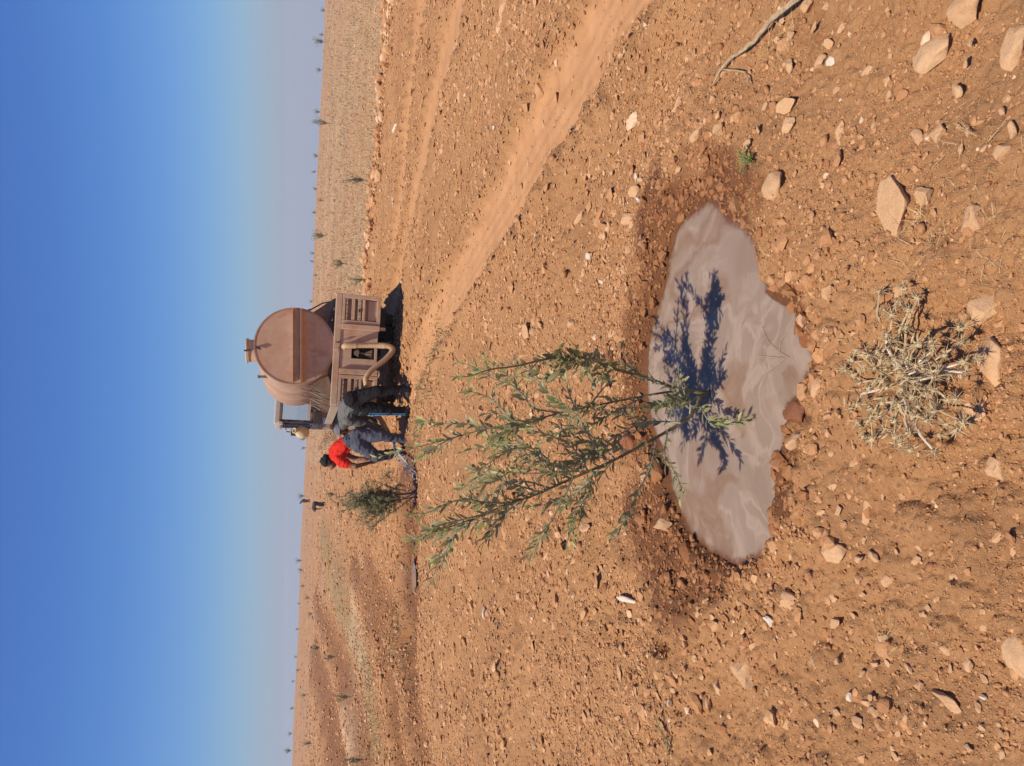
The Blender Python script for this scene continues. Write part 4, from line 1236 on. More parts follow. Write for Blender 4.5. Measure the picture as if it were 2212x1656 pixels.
el_r = Z(860, 1215, yr + 0.50); wr_r = Z(960, 1225, yr + 0.42); hn_r = Z(985, 1225, yr + 0.40)
RT = ['jeans', 'shirt', 'skin', 'shoe', 'back']
lf2 = Vector((-0.55, 0.83, 0)).normalized()
red = [
    (ank_r, 0.068, kn_r, 0.092, 'jeans'), (kn_r, 0.094, hip_r, 0.130, 'jeans'),
    (ank_l, 0.068, kn_l, 0.095, 'jeans'), (kn_l, 0.098, hip_l, 0.132, 'jeans'),
    (ank_r - up * 0.03, 0.075, ank_r + up * 0.03, 0.072, 'jeans'), (ank_l - up * 0.01, 0.075, ank_l + up * 0.04, 0.072, 'jeans'),
    (hip_r + up * 0.03, 0.135, hip_l + up * 0.03, 0.135, 'jeans'), (pel, 0.138, w0 - (ch1 - w0) * 0.1, 0.128, 'jeans'),
    (w0, 0.126, w0 + (ch1 - w0) * 0.25, 0.126, 'back'),
    (w0 + (ch1 - w0) * 0.5, 0.140, ch1, 0.146, 'shirt'), (ch1, 0.148, ch2, 0.142, 'shirt'), (ch2, 0.120, nk, 0.062, 'shirt'),
    (ch2, 0.120, sh_l, 0.084, 'shirt'), (ch2, 0.120, sh_r, 0.084, 'shirt'),
    (sh_l, 0.080, sh_l.lerp(el_l, 0.42), 0.074, 'shirt'), (sh_l.lerp(el_l, 0.42), 0.050, el_l, 0.044, 'skin'), (el_l, 0.044, wr_l, 0.031, 'skin'),
    (sh_r, 0.078, sh_r.lerp(el_r, 0.42), 0.072, 'shirt'), (sh_r.lerp(el_r, 0.42), 0.050, el_r, 0.044, 'skin'), (el_r, 0.044, wr_r, 0.031, 'skin'),
    (nk, 0.055, hd2, 0.060, 'skin'), (hd2, 0.090, hd2 + Vector((-0.05, 0.03, -0.06)), 0.070, 'skin'),
    (hd2 + Vector((-0.10, 0.05, -0.03)), 0.014, hd2 + Vector((-0.135, 0.055, -0.05)), 0.011, 'skin'),
    (hd2 + Vector((-0.02, -0.090, -0.02)), 0.018, hd2 + Vector((-0.02, -0.094, -0.045)), 0.013, 'skin'),
    (rr_ + up * 0.045, 0.045, rr_ + up * 0.036 + lf2 * 0.17, 0.036, 'shoe'), (rl_ + up * 0.045, 0.045, rl_ + up * 0.036 + lf2 * 0.17, 0.036, 'shoe'),
    (ank_l - up * 0.02, 0.055, rl_ + up * 0.05 + lf2 * 0.05, 0.045, 'shoe'), (ank_r - up * 0.02, 0.055, rr_ + up * 0.05 + lf2 * 0.05, 0.045, 'shoe'),
] + hand_prims(wr_l, hn_l, hn_l - wr_l, 'skin') + hand_prims(wr_r, hn_r, hn_r - wr_r, 'skin')
rm_ = person(red, [M['jeans'], M['shirt_red'], SKIN, M['shoe_grey'], PALE_SKIN], RT, 'person')
pr = link('person', rm_)
tag(pr, 'man in red shirt and washed jeans bending to the watering hole', 'person')
hq = MB(); hq.ball(hd2 + Vector((0.012, -0.012, 0.018)), 0.104, 4)
cut = [v for v in hq.bm.verts if (v.co - hd2).dot(Vector((0.75, -0.45, 0.5)).normalized()) < -0.018]
bmesh.ops.delete(hq.bm, geom=cut, context='VERTS')
for v in hq.bm.verts:
    q = v.co * 60
    v.co += (v.co - hd2).normalized() * (0.014 * math.sin(q.x) * math.cos(q.y * 1.1) + 0.008 * math.sin(q.z * 1.3))
hq.build('hair', HAIR, pr, True)

# --- two workers far off on the slope
def far_worker(X0, X1, Y, label, shirt, pants, lean):
    g = G(X1, Y); y = g.y
    b = Vector((g.x, y, hz(g.x, y)))
    top = P(X0, Y, y)
    H = max(0.7, top.z - b.z)
    s = H / (1.05 if lean > 0.3 else 1.45)
    L = Vector((-1, 0.15, 0)).normalized()
    A = lambda a, z: b + L * a * s + up * z * s
    pr_ = [(A(0.0, 0.06), 0.07 * s, A(0.05, 0.45), 0.09 * s, 'p'), (A(0.05, 0.45), 0.09 * s, A(-0.02, 0.82), 0.13 * s, 'p'),
           (A(0.22, 0.06), 0.07 * s, A(0.22, 0.45), 0.09 * s, 'p'), (A(0.22, 0.45), 0.09 * s, A(0.03, 0.82), 0.13 * s, 'p'),
           (A(0.0, 0.86), 0.15 * s, A(lean, 1.08 if lean < 0.3 else 0.92), 0.16 * s, 's'),
           (A(lean, 1.05 if lean < 0.3 else 0.90), 0.10 * s, A(lean + 0.10, 0.60), 0.06 * s, 's'), (A(lean + 0.10, 0.60), 0.06 * s, A(lean + 0.05, 0.34), 0.045 * s, 's'),
           (A(lean + 0.05, 0.34), 0.04 * s, A(lean + 0.03, 0.26), 0.03 * s, 'k'),
           (A(lean + 0.18, 1.18 if lean < 0.3 else 0.86), 0.10 * s, A(lean + 0.22, 1.14 if lean < 0.3 else 0.80), 0.085 * s, 'k')]
    for fx in (0.0, 0.22): pr_.append((A(fx, 0.05), 0.05 * s, A(fx + 0.14, 0.04), 0.04 * s, 'p'))
    me = person(pr_, [fabric('far_pants', pants), fabric('far_shirt', shirt), SKIN], ['p', 's', 'k'], 'person', 0.03, 2)
    o = link('person', me); tag(o, label, 'person', 'workers far off on the slope')
    hcol = simple('head_cloth', (0.10, 0.13, 0.22), 0.9)
    MB().ball(A(lean + 0.19, 1.22 if lean < 0.3 else 0.90), 0.105 * s, 2, (1, 1, 0.8)).build('head_cloth', hcol, o, True)
    return o
far_worker(680, 709, 1086, 'stooping far worker in dark brown jacket on the bare slope', (0.075, 0.058, 0.052), (0.035, 0.035, 0.045), 0.42)
far_worker(644, 672, 1080, 'small far worker in grey clothes next to a bush at the horizon', (0.10, 0.105, 0.10), (0.06, 0.06, 0.06), 0.22)

# ------------------------------------------------------------------ ribbed hose and the water it pours
hpts = []
TM = T.matrix_basis
for q in ((0.03, 0.02, 0.965), (0.03, -0.07, 0.965), (0.035, -0.12, 0.93), (0.045, -0.135, 0.80), (0.055, -0.15, 0.62), (0.06, -0.19, 0.42), (0.05, -0.24, 0.27), (0.0, -0.27, 0.195), (-0.07, -0.29, 0.215), (-0.20, -0.32, 0.32), (-0.36, -0.34, 0.50), (-0.50, -0.36, 0.60), (-0.63, -0.34, 0.60)):
    hpts.append(TM @ Vector(q))
gx = wr_l
for q in (Z(985, 905, fr_.y + 0.45), Z(1030, 960, fr_.y + 0.52), Z(1075, 1040, fr_.y + 0.50), Z(1100, 1090, fr_.y + 0.60), Z(1112, 1118, fr_.y + 0.70)):
    hpts.append(q)
hp = smooth_line([tuple(p) for p in hpts], 30)
hose = empty('water_hose', tuple(hp[-1]))
hm = MB().tube([Vector(p) - Vector(hp[-1]) for p in hp], 0.043, 12, 0.09, 2); hm.build('ribbed_hose', M['hose'], hose, True)
cuff = [Vector(p) - Vector(hp[-1]) for p in hp[20:95]]
MB().tube(cuff, 0.052, 14).build('upper_cuff', M['hose'], hose, True)
cuff = [Vector(p) - Vector(hp[-1]) for p in hp[150:172]]
MB().tube(cuff, 0.050, 14).build('lower_cuff', M['hose'], hose, True)
tag(hose, 'ribbed tan hose running from the tanker tail to the watering hole', 'hose')

wm_, wnt, wb = mat('falling_water', 0.05, 0.6)
wb.inputs['Base Color'].default_value = (0.50, 0.50, 0.48, 1); wb.inputs['Roughness'].default_value = 0.3; wb.inputs['IOR'].default_value = 1.33
jet0 = Vector(hp[-1]); jend = G((900 + 1262 * 0.604) / 1.8517, (1100 + 1335 * 0.604) / 1.8517); jend.z = hz(jend.x, jend.y, 0.3)
jm = MB()
for i in range(230):
    t = random.random() ** 0.8
    p = jet0.lerp(jend, t); p.z = jet0.z + (jend.z - jet0.z) * t ** 1.5
    sp = 0.018 + 0.075 * t
    p += Vector((random.gauss(0, sp), random.gauss(0, sp), abs(random.gauss(0, sp)) * 0.9))
    r = random.uniform(0.003, 0.008)
    jm.ball(p, r, 1, (1.6, 1.0, 1.0 + random.random()))
core = []
for t in np.linspace(0, 0.9, 16):
    p = jet0.lerp(jend, t); p.z = jet0.z + (jend.z - jet0.z) * t ** 1.5
    core.append(p + Vector((random.gauss(0, 0.006), random.gauss(0, 0.006), random.gauss(0, 0.006))))
jm.tube(core, [0.026 - 0.016 * t for t in np.linspace(0, 1, 16)], 10)
o = jm.build('water_spray', wm_, None, True); tag(o, 'clear water gushing from the hose and splashing on the soil', None, None, 'stuff')

# ------------------------------------------------------------------ leaves and saplings
def leaf_material(name, top, under, gloss=0.5, trans=0.35):
    mt = bpy.data.materials.new(name); mt.use_nodes = True; nt = mt.node_tree
    b = nt.nodes['Principled BSDF']; b.inputs['Roughness'].default_value = gloss; b.inputs['Specular IOR Level'].default_value = 0.4
    g = node(nt, 'ShaderNodeNewGeometry')
    n = noise(nt, geopos(nt), 9.0, 3, 0.6)
    t2 = mixc(nt, ramp(nt, n, [(0.35, 0.0), (0.7, 1.0)]), top, tuple(min(1, x * 1.7) for x in top))
    c = mixc(nt, g.outputs['Backfacing'], t2, under)
    nt.links.new(c, b.inputs['Base Color'])
    tr = node(nt, 'ShaderNodeBsdfTranslucent'); nt.links.new(mixc(nt, 0.5, t2, (0.35, 0.42, 0.10)), tr.inputs['Color'])
    mx_ = node(nt, 'ShaderNodeMixShader'); mx_.inputs[0].default_value = trans
    nt.links.new(b.outputs[0], mx_.inputs[1]); nt.links.new(tr.outputs[0], mx_.inputs[2])
    nt.links.new(mx_.outputs[0], nt.nodes['Material Output'].inputs['Surface'])
    return mt

LEAF = leaf_material('olive_leaf', (0.215, 0.195, 0.095), (0.40, 0.37, 0.235), 0.42, 0.40)
LEAF2 = leaf_material('young_olive_leaf', (0.31, 0.31, 0.12), (0.46, 0.45, 0.26), 0.42, 0.42)
FARLEAF = leaf_material('far_leaf', (0.145, 0.138, 0.080), (0.23, 0.22, 0.150), 0.7, 0.25)
BARK = simple('olive_bark', (0.20, 0.165, 0.115), 0.9, 0.15, 0.3, 40)
TWIG = simple('pale_twig', (0.33, 0.30, 0.22), 0.8, 0.2, 0.2, 40)
STEM = simple('green_brown_stem', (0.21, 0.16, 0.075), 0.7, 0.3, 0.35, 25)

# unit leaf: along +Y, length 1, gently folded and curved
LV = np.array([(0, 0, 0), (-0.10, 0.25, 0.035), (0, 0.25, 0.0), (0.10, 0.25, 0.035), (-0.13, 0.55, 0.02), (0, 0.55, -0.02), (0.13, 0.55, 0.02), (-0.08, 0.82, -0.05), (0, 0.82, -0.075), (0.08, 0.82, -0.05), (0, 1.0, -0.14)])
LF = [(0, 2, 1), (0, 3, 2), (1, 2, 5), (1, 5, 4), (2, 3, 6), (2, 6, 5), (4, 5, 8), (4, 8, 7), (5, 6, 9), (5, 9, 8), (7, 8, 10), (8, 9, 10)]
LF = np.array(LF)

def basis(y, roll):
    y = Vector(y).normalized()
    x = y.cross(Vector((0, 0, 1)))
    if x.length < 1e-3: x = Vector((1, 0, 0))
    x.normalize(); z = x.cross(y)
    x2 = x * math.cos(roll) + z * math.sin(roll); z2 = x2.cross(y)
    return x2, y, z2

def leaf_mats(paths, spacing, length, rnd, start=0.15, spread=0.75, hang=0.0):
    out = []
    for pts in paths:
        pts = [Vector(p) for p in pts]
        acc = 0.0; tot = sum((b - a).length for a, b in zip(pts[:-1], pts[1:])); nxt = tot * start; flip = rnd.random() * 6.28
        for a, b in zip(pts[:-1], pts[1:]):
            L = (b - a).length; d = (b - a).normalized() if L > 0 else Vector((0, 0, 1))
            while nxt < acc + L:
                p = a + d * (nxt - acc)
                flip += 1.57
                o1 = d.orthogonal().normalized(); o2 = d.cross(o1)
                for s_ in (0, math.pi):
                    if rnd.random() < 0.10: continue
                    ang = flip + s_ + rnd.uniform(-0.4, 0.4)
                    side = o1 * math.cos(ang) + o2 * math.sin(ang)
                    tip = 1 - (nxt / tot)
                    yv = d * (1.0 - 0.35 * tip) + side * spread * rnd.uniform(0.6, 1.2) + Vector((0, 0, -hang))
                    x, y, z = basis(yv, rnd.uniform(-0.9, 0.9))
                    ln = length * rnd.uniform(0.50, 1.25) * (0.55 + 0.45 * min(1, tip * 4 + 0.3)); wd = ln * rnd.uniform(0.85, 1.25)
                    m4 = Matrix(((x.x * wd, y.x * ln, z.x * ln, p.x), (x.y * wd, y.y * ln, z.y * ln, p.y), (x.z * wd, y.z * ln, z.z * ln, p.z), (0, 0, 0, 1)))
                    out.append((m4, tip))
                nxt += spacing * rnd.uniform(0.7, 1.35)
            acc += L
    return out

def leaves_mesh(name, mats_):
    A = np.array([np.array(m4) for m4 in mats_])
    V = np.einsum('nij,vj->nvi', A[:, :3, :3], LV) + A[:, None, :3, 3]
    F = (LF[None] + (np.arange(len(A)) * len(LV))[:, None, None]).reshape(-1, 3)
    return new_mesh(name, V.reshape(-1, 3), F, True)

def D4(zx, zy): return ((1500 + zx / 1.58) / 1.8517, (1300 + zy / 1.58) / 1.8517)
def S4(*pts): return [P(*D4(a, b), y) for a, b, y in pts]

rnd = random.Random(5)
stems = [
    S4((2055, 425, 3.05), (1900, 400, 3.03), (1700, 330, 2.97), (1500, 275, 2.90), (1300, 205, 2.82), (1100, 215, 2.78), (900, 260, 2.74), (720, 285, 2.70), (600, 325, 2.68), (470, 330, 2.66)),
    S4((2055, 430, 3.05), (1900, 420, 3.08), (1650, 460, 3.10), (1250, 540, 3.12), (1000, 600, 3.13), (700, 660, 3.15), (400, 740, 3.17), (250, 780, 3.18), (0, 840, 3.20)),
    S4((2065, 450, 3.05), (1990, 580, 3.02), (1800, 700, 3.0), (1500, 860, 2.97), (1250, 970, 2.95), (1000, 1080, 2.93), (850, 1130, 2.92), (640, 1220, 2.90), (440, 1290, 2.88), (200, 1385, 2.86)),
]
twigs = [
    S4((1180, 555, 3.12), (1010, 530, 3.08), (940, 450, 3.05), (860, 380, 3.0), (740, 338, 2.98), (620, 265, 2.95), (520, 235, 2.93)),
    S4((950, 610, 3.13), (860, 600, 3.12), (800, 530, 3.10), (720, 460, 3.08), (640, 430, 3.05), (570, 420, 3.03)),
    S4((700, 655, 3.15), (550, 625, 3.17), (420, 628, 3.20), (310, 610, 3.22), (270, 660, 3.22)),
    S4((1470, 880, 2.97), (1370, 740, 2.90), (1300, 600, 2.85), (1200, 510, 2.80), (1090, 490, 2.78)),
    S4((1350, 930, 2.97), (1270, 800, 2.92), (1180, 730, 2.87), (1080, 690, 2.85), (960, 660, 2.83)),
    S4((1520, 850, 2.97), (1400, 740, 3.0), (1330, 670, 3.05), (1220, 640, 3.10), (1100, 630, 3.15)),
    S4((1160, 1000, 2.95), (1090, 850, 3.0), (990, 780, 3.05), (900, 740, 3.10), (760, 720, 3.12)),
    S4((1140, 1010, 2.95), (1080, 880, 2.90), (1000, 810, 2.86), (900, 780, 2.84), (740, 830, 2.80), (700, 870, 2.79)),
    S4((1350, 925, 2.96), (1200, 930, 2.90), (1000, 940, 2.86), (800, 930, 2.83), (700, 905, 2.80)),
    S4((1050, 1060, 2.93), (850, 1000, 2.95), (700, 950, 2.97), (600, 1010, 3.0), (520, 1050, 3.0)),
    S4((1100, 1030, 2.94), (950, 990, 3.0), (830, 1010, 3.04), (780, 1080, 3.06)),
    S4((850, 1130, 2.92), (680, 1120, 2.90), (560, 1105, 2.87), (430, 1140, 2.85), (330, 1190, 2.83), (190, 1195, 2.80)),
    S4((640, 1220, 2.90), (540, 1290, 2.92), (480, 1350, 2.94), (480, 1420, 2.95)),
    S4((700, 1195, 2.90), (560, 1230, 2.87), (400, 1270, 2.85), (300, 1330, 2.83)),
    S4((1380, 915, 2.96), (1350, 1050, 2.90), (1280, 1180, 2.85), (1230, 1260, 2.80)),
    S4((1250, 970, 2.95), (1180, 1120, 2.90), (1120, 1230, 2.86), (1060, 1310, 2.84), (1000, 1350, 2.82)),
    S4((1780, 715, 3.0), (1740, 900, 2.90), (1660, 1060, 2.85), (1600, 1200, 2.80), (1540, 1290, 2.78), (1490, 1350, 2.77)),
    S4((1850, 670, 3.0), (1830, 830, 2.90), (1890, 930, 2.82), (1930, 1020, 2.75), (1925, 1110, 2.72)),
    S4((1930, 620, 3.0), (1750, 610, 3.05), (1600, 635, 3.10)),
    S4((1990, 560, 3.02), (1990, 500, 2.98), (1940, 470, 2.95), (1880, 520, 2.93)),
    S4((2040, 500, 3.05), (2080, 560, 2.96), (2120, 620, 2.90), (2180, 600, 2.86)),
    S4((1700, 330, 2.97), (1580, 260, 2.95), (1480, 235, 2.93)),
    S4((1700, 455, 3.10), (1560, 530, 3.12), (1450, 590, 3.13), (1330, 660, 3.14)),
    S4((1350, 520, 3.12), (1420, 430, 3.15), (1480, 360, 3.18), (1510, 320, 3.20)),
    S4((1280, 540, 3.12), (1240, 470, 3.10), (1210, 380, 3.08), (1190, 340, 3.07)),
    S4((1300, 205, 2.82), (1180, 300, 2.86), (1080, 340, 2.88), (960, 330, 2.90), (860, 330, 2.90)),
    S4((1060, 590, 3.13), (980, 620, 3.05), (900, 650, 3.0), (820, 690, 2.97)),
    S4((1600, 800, 2.98), (1500, 760, 3.05), (1420, 770, 3.08), (1330, 800, 3.1)),
    S4((1250, 960, 2.95), (1130, 880, 3.02), (1040, 870, 3.06), (930, 850, 3.08)),
    S4((1420, 890, 2.96), (1330, 1010, 3.0), (1240, 1080, 3.03), (1180, 1180, 3.05)),
    S4((950, 1090, 2.93), (850, 1180, 2.98), (780, 1230, 3.0), (720, 1330, 3.02)),
]
sap_base = on_ground(1512, 848, 0.2)
SP = empty('olive_sapling', (sap_base.x, sap_base.y, WATER_Z - 0.06))
SP0 = Vector(SP.location)
tag(SP, 'leafy olive sapling with many thin stems rising from the puddle', 'sapling')
allp = []
for i, st in enumerate(stems):
    pts = [Vector(q) for q in smooth_line([tuple(p) for p in ([Vector((sap_base.x + (i - 1) * 0.012, sap_base.y, WATER_Z - 0.06))] + st)], 5)]
    n = len(pts); r0 = (0.0088, 0.0062, 0.0095)[i]
    MB().tube([p - SP0 for p in pts], [r0 * (1 - 0.88 * k / (n - 1)) for k in range(n)], 8).build('trunk', STEM, SP, True)
    allp.append((pts, 0.30))
for tw in twigs:
    pts = [Vector(q) for q in smooth_line([tuple(p) for p in tw], 4)]
    n = len(pts)
    MB().tube([p - SP0 for p in pts], [0.0042 * (1 - 0.75 * k / (n - 1)) for k in range(n)], 6).build('branch', TWIG, SP, True)
    allp.append((pts, 0.12))
sub = []
for k in range(62):
    pts = rnd.choice([q[0] for q in allp[1:3]] * 6 + [q[0] for q in allp[3:34]])
    j = rnd.randint(int(len(pts) * 0.32), max(int(len(pts) * 0.32), int(len(pts) * 0.72))); a = pts[j]; d = (pts[j + 1] - a).normalized()
    sd_ = (d.orthogonal().normalized() if rnd.random() < 0.5 else d.cross(d.orthogonal().normalized())) * rnd.choice((-1, 1))
    dirv = (d * 0.8 + sd_ * rnd.uniform(0.4, 0.9) + Vector((0, 0, 0.25))).normalized(); L = rnd.uniform(0.10, 0.24)
    tw = [a, a + dirv * L * 0.5 + Vector((rnd.gauss(0, 0.012), rnd.gauss(0, 0.012), 0.012)), a + dirv * L + Vector((0, 0, 0.03))]
    q = [Vector(v) for v in smooth_line([tuple(v) for v in tw], 4)]
    MB().tube([v - SP0 for v in q], [0.0026 * (1 - 0.6 * i / (len(q) - 1)) for i in range(len(q))], 5).build('branch', TWIG, SP, True)
    sub.append((q, 0.10))
allp += sub
lm4 = []
for k, (pts, st) in enumerate(allp):
    lm4 += [(m4, t, k) for m4, t in leaf_mats([[p - SP0 for p in pts]], 0.022 if k > 2 else 0.032, 0.055, rnd, st)]
# the crowded tuft halfway up the right hand stem
tuft = [Vector(q) - SP0 for q in stems[0][3:6]]
for i in range(150):
    t = rnd.random(); c = tuft[0].lerp(tuft[1], t * 2) if t < 0.5 else tuft[1].lerp(tuft[2], t * 2 - 1)
    c = c + Vector((rnd.uniform(-0.055, 0.035), rnd.uniform(-0.05, 0.05), rnd.uniform(-0.03, 0.03)))
    yv = Vector((rnd.uniform(-0.7, 0.5), rnd.uniform(-0.6, 0.3), rnd.uniform(-0.25, 1.0)))
    x, y, z = basis(yv, rnd.uniform(-1.2, 1.2)); ln = 0.058 * rnd.uniform(0.7, 1.25); wd = ln * 1.15
    lm4.append((Matrix(((x.x * wd, y.x * ln, z.x * ln, c.x), (x.y * wd, y.y * ln, z.y * ln, c.y), (x.z * wd, y.z * ln, z.z * ln, c.z), (0, 0, 0, 1))), 0.8, 0))
print('LEAVES', len(lm4))
# the nearest and freest leaves singly, the rest as one mass
lm4.sort(key=lambda q: q[0].translation.y - 0.35 * abs(q[0].translation.x))
leaf_me = [new_mesh('leaf', LV, LF, True), new_mesh('leaf', LV, LF, True)]
leaf_me[0].materials.append(LEAF); leaf_me[1].materials.append(LEAF2)
for q, (m4, tip, k) in enumerate(lm4[:290]):
    o = bpy.data.objects.new('leaf', leaf_me[1 if tip < 0.22 else 0]); COL.objects.link(o); o.parent = SP; o.matrix_local = m4
rest = [q for q in lm4[290:] if q[1] >= 0.22]; young = [q for q in lm4[290:] if q[1] < 0.22]
o = link('foliage', leaves_mesh('foliage', [q[0] for q in rest]), LEAF, SP); o['kind'] = 'stuff'
o = link('young_foliage', leaves_mesh('young_foliage', [q[0] for q in young]), LEAF2, SP); o['kind'] = 'stuff'

# --- denser young olive farther back beside the trench
b2 = on_ground((900 + 1240 * 0.604) / 1.8517, (1100 + 1440 * 0.604) / 1.8517, 0.0)
S2 = empty('olive_sapling', b2); tag(S2, 'dense bushy young olive at the far watering trench', 'sapling')
paths = []
for i in range(34):
    top = Vector((-0.08 + rnd.gauss(-0.05, 0.14), rnd.gauss(0, 0.14), rnd.uniform(0.45, 1.12)))
    if top.z > 0.85: top.x *= 0.5; top.y *= 0.6
    st0 = Vector((rnd.uniform(-0.10, 0.03), rnd.uniform(-0.05, 0.05), 0))
    mid = st0.lerp(top, 0.5) + Vector((rnd.uniform(-0.03, 0.03), rnd.uniform(-0.03, 0.03), 0.05))
    pts = [Vector(q) for q in smooth_line([tuple(st0), tuple(mid), tuple(top)], 6)]
    if i < 7: MB().tube(pts, [0.010 * (1 - 0.8 * k / (len(pts) - 1)) for k in range(len(pts))], 6).build('trunk', BARK, S2, True)
    paths.append(pts)
for i in range(420):
    p = rnd.choice(paths[:34]); a = p[rnd.randint(6, len(p) - 1)]
    d = Vector((rnd.gauss(-0.10, 0.6), rnd.gauss(0, 0.6), rnd.uniform(-0.5, 0.8))).normalized() * rnd.uniform(0.08, 0.20)
    paths.append([a, a + d * 0.5 + Vector((0, 0, 0.01)), a + d])
paths = [q if len(q) > 3 else q for q in paths]
l2 = [m4 for m4, t in leaf_mats(paths[:34], 0.020, 0.048, rnd, 0.40)] + [m4 for m4, t in leaf_mats(paths[34:], 0.018, 0.048, rnd, 0.05)]
link('crown', leaves_mesh('crown', l2), leaf_material('greyer_olive_leaf', (0.14, 0.135, 0.072), (0.27, 0.26, 0.175), 0.55, 0.25), S2)
print('LEAVES2', len(l2))

# --- young trees far across the field
def far_tree_mesh(seed, tall):
    rg = random.Random(seed); paths = []
    n = 16
    for i in range(n):
        top = Vector((rg.gauss(0, 0.20), rg.gauss(0, 0.20), rg.uniform(0.45, 1.0)))
        st0 = Vector((rg.gauss(0, 0.02), rg.gauss(0, 0.02), 0.12 if not tall else 0.22))
        paths.append([Vector(q) for q in smooth_line([tuple(st0), tuple(st0.lerp(top, 0.5) + Vector((rg.gauss(0, 0.05), rg.gauss(0, 0.05), 0.04))), tuple(top)], 3)])
    ms = [m4 for m4, t in leaf_mats(paths, 0.050, 0.115, rg, 0.18, 0.9)]
    cm = leaves_mesh('far_crown', ms); cm.materials.append(FARLEAF)
    tb = MB(); tb.tube([(0, 0, -0.05), (0.01, 0, 0.2), (0.0, 0.01, 0.45), (0.02, 0, 0.7)], [0.022, 0.018, 0.012, 0.005], 6)
    for k in range(4): tb.tube([(0, 0, 0.2), tuple(paths[k][-1] * 0.8)], [0.012, 0.004], 5)
    bmesh.ops.recalc_face_normals(tb.bm, faces=tb.bm.faces)
    tm = bpy.data.meshes.new('far_trunk'); tb.bm.to_mesh(tm); tb.bm.free(); tm.materials.append(BARK)
    return cm, tm
FT = [far_tree_mesh(100 + k, k % 2) for k in range(6)]
FAR = [  # X of the foot, Y, height in copy pixels, label or None
    (697, 22, 14, None), (698, 75, 14, None), (706, 92, 26, 'shrub standing in front of the upper stretch of horizon'), (694, 152, 20, 'lone rounded shrub on the upper stretch of the horizon'),
    (696, 243, 22, None), (724, 268, 44, 'thin tall young tree crossing the upper stretch of horizon'), (692, 338, 16, None), (689, 372, 16, None), (690, 410, 14, None), (706, 434, 18, None),
    (687, 460, 16, None), (712, 510, 36, 'young tree with dark trunk on the horizon above the truck'), (682, 548, 16, None), (681, 566, 14, None), (694, 595, 16, None), (678, 652, 12, None),
    (796, 390, 62, 'slender young olive alone in the stubble field above the truck'), (752, 570, 32, 'bushy young olive in the stubble field near the truck'), (795, 605, 24, 'low dark shrub at the rubble bank by the truck'),
    (664, 948, 20, None), (659, 968, 14, None), (657, 1072, 24, 'bush at the horizon behind the far worker'), (735, 1068, 26, 'sprawling shrub to the right of the far workers'),
    (645, 1212, 20, 'leaning dark shrub on the lower stretch of the horizon'), (652, 1232, 16, None), (660, 1266, 16, None), (668, 1292, 16, None), (684, 1326, 18, None),
    (640, 1305, 10, None), (637, 1360, 10, None), (634, 1420, 10, None), (632, 1472, 12, None), (630, 1530, 12, None), (630, 1585, 14, None), (629, 1622, 22, 'shrub at the bottom end of the horizon'),
    (730, 1418, 26, 'grey green shrub in the middle of the far slope'), (762, 1505, 46, 'slim young olive standing on the far slope near a pale patch'), (800, 1640, 58, 'young olive on the far slope at the bottom picture edge'),
    (680, 1605, 26, 'dark shrub high on the far slope near the bottom edge'), (660, 1502, 20, None), (704, 1398, 16, None), (648, 1448, 12, None),
]
for i, (X, Y, hpx, lab) in enumerate(FAR):
    g = G(X, Y)
    if g.y > 190 or g.y < 0: d = ray(X, Y); g = Vector((d.x / d.y * 165, 165, 0))
    z = hz(g.x, g.y)
    H = hpx * K / F_PX * (Vector((g.x, g.y, z)) - CAM).length * (0.95 if hpx > 24 else 0.8)
    H = min(max(H, 0.5), 3.2)
    t = empty('young_olive_tree', (g.x, g.y, z), rnd.uniform(0, 6.28))
    wdt = H * (0.55 if hpx > 40 else rnd.uniform(0.8, 1.25)); t.scale = (wdt, wdt, H)
    cm, tm = FT[i % 6]
    link('crown', cm, None, t); link('trunk', tm, None, t)
    side = 'upper' if Y < 800 else 'lower'
    tag(t, lab or ('tiny young tree far off on the %s stretch of the horizon' % side), 'tree', 'young trees far across the field')

# ------------------------------------------------------------------ dry thistle
THIS = simple('dry_thistle', (0.47, 0.345, 0.185), 0.75, 0.35, 0.3, 30)
THPALE = simple('bleached_stem', (0.70, 0.62, 0.48), 0.45, 0.5, 0.1, 30)
def thistle_head(seed):
    rg = random.Random(seed); mb = MB()
    mb.ball((0, 0, 0), 0.34, 1, (1, 1, 1.1))
    for k in range(34):
        a = rg.uniform(0, 6.28); e = rg.uniform(-0.6, 1.35)
        d = Vector((math.cos(a) * math.cos(e), math.sin(a) * math.cos(e), math.sin(e)))
        L = rg.uniform(0.55, 1.3) * (1.35 if e < 0.4 else 0.75); w = 0.055
        o1 = d.orthogonal().normalized(); o2 = d.cross(o1); b0 = d * 0.22
        vs = [mb.bm.verts.new(b0 + o1 * w), mb.bm.verts.new(b0 + (o2 * 0.87 - o1 * 0.5) * w), mb.bm.verts.new(b0 + (-o2 * 0.87 - o1 * 0.5) * w), mb.bm.verts.new(d * L)]
        for i in range(3): mb.bm.faces.new((vs[i], vs[(i + 1) % 3], vs[3]))
    bmesh.ops.recalc_face_normals(mb.bm, faces=mb.bm.faces)
    me = bpy.data.meshes.new('thistle_head'); mb.bm.to_mesh(me); mb.bm.free(); me.materials.append(THIS)
    return me
TH_ME = [thistle_head(k) for k in range(5)]
